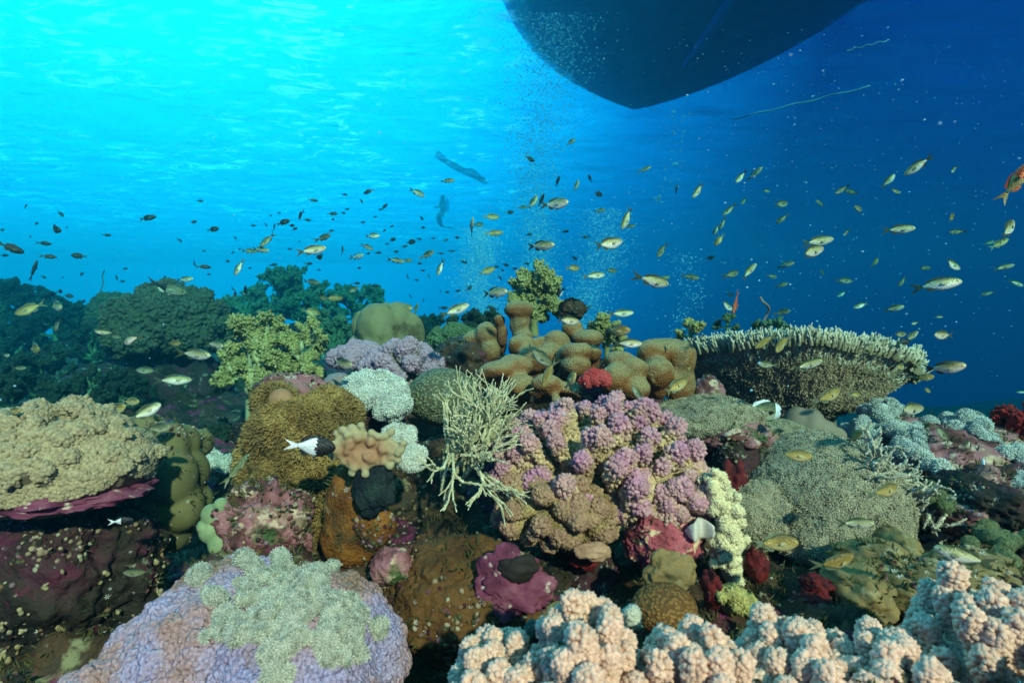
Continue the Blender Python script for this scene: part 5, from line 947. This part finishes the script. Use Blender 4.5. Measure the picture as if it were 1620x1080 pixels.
# fish that differ from the school
def special(name, label, px, py, Y, ln, ang, yaw, gk, mats, cat_='fish'):
    """mats: body material, and optionally (x, material) for everything behind x along the body"""
    L_ = ln*Y/FPX/math.cos(R(yaw)); G = GEO[gk]; M4 = Matrix.Translation(at(px, py, Y)) @ fish_matrix(ang, yaw) @ Matrix.Scale(L_, 4)
    root = bpy.data.objects.new(name, None); COL.objects.link(root); root.matrix_world = M4; tag(root, label, cat_)
    me = mesh('fish_body', *G['body'], FM[mats[0]]); bmats = {mats[0]: 0}
    for x, mk in mats[1:]:
        if mk not in bmats: bmats[mk] = len(me.materials); me.materials.append(FM[mk])
    V, F = G['body']; mi = np.zeros(len(F), np.int32); cx = V[F].mean(1)[:, 0]
    for x, mk in mats[1:]: mi[cx < x] = bmats[mk]
    me.polygons.foreach_set('material_index', mi)
    back = mats[-1][1] if len(mats) > 1 else mats[0]
    P_ = [('body', me), ('tail_fin', mesh('t', *G['tail'], FM[back], False)), ('dorsal_fin', mesh('t', *G['dors'], FM[mats[0] if len(mats) < 3 else mats[1][1]], False)), ('anal_fin', mesh('t', *G['anal'], FM[mats[0]], False)), ('pelvic_fin', mesh('t', *G['pelv'], FM[mats[0]], False))]
    for v, f in G['pecs']: P_.append(('pectoral_fin', mesh('t', v, f, FM[mats[0]], False)))
    for v, f in G['eyes']: P_.append(('eye', mesh('t', v, f, M_eye)))
    for nm, m_ in P_: c = bpy.data.objects.new(nm, m_); COL.objects.link(c); c.parent = root
special('chromis', 'half black half white fish in front of the shaggy brown mound', 492, 706, .92, 74, -8, 12, 'f', ['k', (.12, 'w')])
special('chromis', 'small half black half white fish right of the tall crest soft coral', 882, 464, 2.0, 30, 215, 20, 'f', ['w', (.12, 'k')])
special('butterflyfish', 'brown fish with white band and black snout sheltering under the table coral', 1205, 650, 1.40, 76, -6, 10, 'f', ['k', (.40, 'w'), (.28, 'g')])
special('damselfish', 'plain olive brown fish half hidden left of the banded brown fish', 1147, 638, 1.45, 48, 175, 25, 'f', ['g'])
special('anthias', 'orange fish pointing steeply down above the left of the table coral', 1164, 478, 1.6, 40, -112, -25, 'slim', ['o'])
special('anthias', 'large orange green fish cut off by the right edge', 1608, 287, .95, 66, 62, -20, 's', ['o', (.1, 'y')])
special('bannerfish', 'dark backed fish with a pale stripe resting on the dark domed coral', 265, 455, 2.3, 60, -18, 8, 's', ['g', (.0, 'd')])
special('damselfish', 'tiny violet fish in front of the green knobbly coral', 732, 550, 1.9, 18, 80, 10, 'n', ['p'])
special('wrasse', 'slender bluish fish hanging upright above the far left bushes', 53, 428, 2.8, 34, 80, 15, 'slim', ['d'])
special('wrasse', 'pale ghostly brown fish in the dark gully right of the columns', 374, 742, 1.05, 52, 55, 30, 'slim', ['g'])
special('sergeant_fish', 'white and dark fish nose in the shadow at the right edge rocks', 1556, 738, 1.15, 26, 75, 20, 'n', ['w', (.1, 'k')])
special('chromis', 'white tailed dark fish hiding under the cream plate coral', 192, 824, .95, 34, 0, 15, 'n', ['k', (.0, 'w')])

# ------------------------------------------------------------------ boat, lines, divers, bubbles
M_hull = material('hull_haze_blue', [(34, 110, 225), (50, 135, 240)], scale=3, rough=.6, bump=.2, bump_scale=12, bump_dist=.02)  # blue base stands in for the water's veil over the hull
def boat():
    root = thing('boat', 'dark hull of the dive boat floating overhead at the upper right', 'boat', (2.1, 8.0, 4.6))
    n, m = 48, 25; t = np.linspace(0, 1, n); V = []; X0 = 2.7
    for a in t:
        y = 3.0+10.0*a; q = max(0, (a-.25)/.75); hb = 3.1*(1-q**2.8)**.6*(1 if a > .25 else 1-.2*((.25-a)/.25)**2); dr = 1.05*(1-q**3)**.9
        for k in range(m):
            s = -1+2*k/(m-1); V.append([X0+hb*s, y, 4.95-(.2+.75*dr)*(1-abs(s)**1.6)**.8-.1*(1-abs(s))])
    V = np.array(V); i = np.arange(n-1)[:, None]*m; j = np.arange(m-1)[None]; F = np.stack([i+j, i+m+j, i+m+j+1, i+j+1], -1).reshape(-1, 4)
    top = V.copy(); top[:, 2] = 5.35; k = len(V)
    cap = F[:, ::-1]+k; ring = np.concatenate([np.arange(m-1), np.arange(n-1)*m+m-1, (n-1)*m+np.arange(m-1, 0, -1), np.arange(n-1, 0, -1)*m]); rn = np.roll(ring, -1)
    obj('hull', np.vstack([V, top]), np.vstack([F, cap, np.stack([ring, rn, rn+k, ring+k], 1)]), M_hull, root)
    kv, kf = ICO[4]; obj('keel', kv*[.10, 3.0, .12]+[X0, 6.2, 3.92], kf, M_hull, root)
boat()
def line(name, label, p0, p1, r, mat, sag=.04, cat_='rope'):
    t = np.linspace(0, 1, 40)[:, None]; P = np.array(p0[:])*(1-t)+np.array(p1[:])*t; P[:, 2] -= sag*np.sin(t[:, 0]*np.pi)+.012*np.sin(t[:, 0]*23); A = tubes([P], [np.full(40, r)], 6)
    o = obj(name, A[0], A[1], mat, org=P[0]); tag(o, label, cat_)
M_rope = material('pale_rope', [(225, 235, 240), (245, 248, 250)], scale=30, bump=.3)
line('mooring_rope', 'long pale floating rope slanting below the boat', at(1158, 189, 11.5), at(1376, 137, 10.0), .014, M_rope, 0)
line('mooring_rope', 'short faint pale rope piece nearer the boat', at(1340, 80, 9.6), at(1406, 64, 9.4), .011, M_rope, 0)
M_suit = material('dark_wetsuit', [(30, 60, 84), (40, 74, 100)], scale=10, bump=0, rough=.7)
def skinned(J, E, rad):
    me = bpy.data.meshes.new('sk'); me.from_pydata(J, E, []); o = bpy.data.objects.new('sk', me); COL.objects.link(o)
    o.modifiers.new('s', 'SKIN'); sk = me.skin_vertices[0].data
    for s, r in zip(sk, rad): s.radius = (r, r)
    sk[0].use_root = True; o.modifiers.new('u', 'SUBSURF').levels = 2
    e = o.evaluated_get(bpy.context.evaluated_depsgraph_get()); m2 = e.to_mesh(); V = np.array([v.co[:] for v in m2.vertices]); F = np.array([[p.vertices[0], p.vertices[1], p.vertices[2]] for p in m2.polygons]+[[p.vertices[0], p.vertices[2], p.vertices[3]] for p in m2.polygons if len(p.vertices) == 4])
    e.to_mesh_clear(); bpy.data.objects.remove(o); return V, F
def diver(label, c, rot, J, fins, tank=True):
    M = np.array(Euler([R(a) for a in rot]).to_matrix()); W = lambda Q: np.asarray(Q)@M.T+np.array(c[:])
    root = thing('person', label, 'person', c)
    E = [(0, 1), (1, 2), (2, 3), (2, 4), (4, 5), (5, 6), (2, 7), (7, 8), (8, 9), (0, 10), (10, 11), (11, 12), (0, 13), (13, 14), (14, 15)]
    rad = [.14, .15, .11, .11, .07, .05, .04, .07, .05, .04, .10, .065, .045, .10, .065, .045]
    V, F = skinned(J, E, rad); obj('body', W(V), F, M_suit, root)
    hv, hf = ICO[3]; obj('hair', W(hv*[.105, .115, .12]+np.array(J[3])+[0, -.02, .02]), hf, M_suit, root)
    mv, mf = ICO[2]; obj('mask', W(mv*[.08, .04, .045]+np.array(J[3])+[0, .10, .0]), mf, M_hull, root)
    for a, b in fins:
        a, b = np.array(a, float), np.array(b, float); t = np.linspace(0, 1, 8); d = b-a; s = np.cross(d, [0, .3, 1.]); s = np.cross(d, s)*0+np.array([1., 0, 0]); V_ = []
        for u in t: w = .06+.07*u; th = .012*(1-u)+.004; p = a+d*u; up = np.cross(d/np.linalg.norm(d), s); V_ += [p-s*w-up*th, p+s*w-up*th, p+s*w+up*th, p-s*w+up*th]
        F_ = [[0, 3, 2, 1], [28, 29, 30, 31]]
        for q in range(7):
            for e in range(4): F_.append([q*4+e, q*4+(e+1) % 4, q*4+4+(e+1) % 4, q*4+4+e])
        obj('swim_fin', W(np.array(V_)), np.array(F_), M_suit, root, smooth=False)
    if tank:
        A = tubes([np.array([[0, -.2, -.15], [0, -.2, .0], [0, -.2, .2], [0, -.2, .36], [0, -.2, .40]])+np.array(J[1])], [np.array([.08, .09, .09, .08, .03])], 12); obj('tank', W(A[0]), A[1], M_hull, root)
# upright diver: pelvis, chest, neck, head, arms, legs folded under
diver('faint diver upright in the blue below the horizontal one', at(702, 338, 27), (0, 0, 70),
      [(0, 0, 0), (0, .02, .3), (0, .04, .55), (0, .07, .75), (.2, .04, .48), (.28, .1, .25), (.3, .35, .25), (-.2, .04, .48), (-.28, .1, .25), (-.28, .38, .3), (.12, .3, -.1), (.14, .2, -.5), (.14, .05, -.62), (-.12, .28, -.12), (-.14, .15, -.52), (-.14, .0, -.64)],
      [((.14, .05, -.62), (.14, -.5, -.7)), ((-.14, 0, -.64), (-.14, -.55, -.72))])
diver('faint diver swimming stretched out with long fins near the surface', at(738, 272, 24), (0, 114, 0),
      [(0, 0, 0), (0, .02, .3), (0, .02, .52), (0, .04, .72), (.05, .05, .5), (.10, .1, .78), (.06, .1, 1.0), (-.12, .03, .46), (-.2, .05, .2), (-.16, .08, -.02), (.06, -.02, -.42), (.05, -.04, -.8), (.0, -.02, -.9), (-.06, 0, -.42), (-.10, -.04, -.8), (-.10, -.02, -.9)],
      [((.0, -.02, -.9), (-.12, 0, -1.5)), ((-.10, -.02, -.9), (-.22, 0, -1.45))], tank=False)
M_bub = material('air_bubble', [(150, 225, 250), (185, 240, 255)], bump=0, rough=.35, spec=.9)
_n, _l = M_bub.node_tree.nodes, M_bub.node_tree.links
_mx = _n.new('ShaderNodeMixShader'); _tr = _n.new('ShaderNodeBsdfTransparent'); _mx.inputs[0].default_value = .5
_l.new(_tr.outputs[0], _mx.inputs[1]); _l.new(_n['Principled BSDF'].outputs[0], _mx.inputs[2]); _l.new(_mx.outputs[0], _n['Material Output'].inputs['Surface'])
def bubbles(label, name, n, cx, w0, w1, y0, y1, Y, r0, r1, seed, mat=None, ydep=.4, dens=None):
    rng = rs(seed); t = rng.random(n) if dens is None else rng.random(n)**dens; py = y0+(y1-y0)*t; w = w0+(w1-w0)*t
    sway = 18*np.sin(t*7+seed); px = (cx[0]+(cx[1]-cx[0])*t)+rng.normal(size=n)*w*.42+sway*.4; D = Y+rng.normal(size=n)*ydep
    P = np.array([at(a, b, c)[:] for a, b, c in zip(px, py, D)]); s = r0+(r1-r0)*rng.random(n)**4
    N = np.tile([0, 0, 1.], (n, 1)); A = place(ICO[1], P, N, s, rng, .75, .3); o = obj(name, A[0], A[1], mat or M_bub, attrs=A[2]); tag(o, label, 'bubbles', kind='stuff')
bubbles('tall column of rising air bubbles in the middle of the picture', 'bubble_plume', 15000, (840, 872), 30, 92, 470, 20, 5.2, .0018, .010, 1)
bubbles('short dense column of bubbles left of the crest soft coral', 'bubble_plume', 6500, (765, 752), 50, 34, 500, 360, 4.6, .002, .008, 2)
bubbles('bubble column right of the crest soft coral', 'bubble_plume', 6500, (925, 960), 44, 58, 530, 330, 4.8, .002, .008, 3)
bubbles('thin bubble column left of the table coral', 'bubble_plume', 420, (1082, 1090), 26, 40, 540, 400, 4.2, .003, .008, 4)
bubbles('sparse bubbles under the boat', 'bubble_plume', 160, (1052, 1080), 26, 24, 320, 160, 5.5, .005, .02, 5)
bubbles('tiny specks drifting in the dark blue water', 'drifting_specks', 1500, (1300, 1300), 560, 560, 620, 40, 2.6, .0012, .0034, 6, ydep=.7)
bubbles('tiny specks drifting over the left reef', 'drifting_specks', 500, (400, 400), 800, 800, 700, 120, 2.4, .001, .0026, 7, ydep=.7)
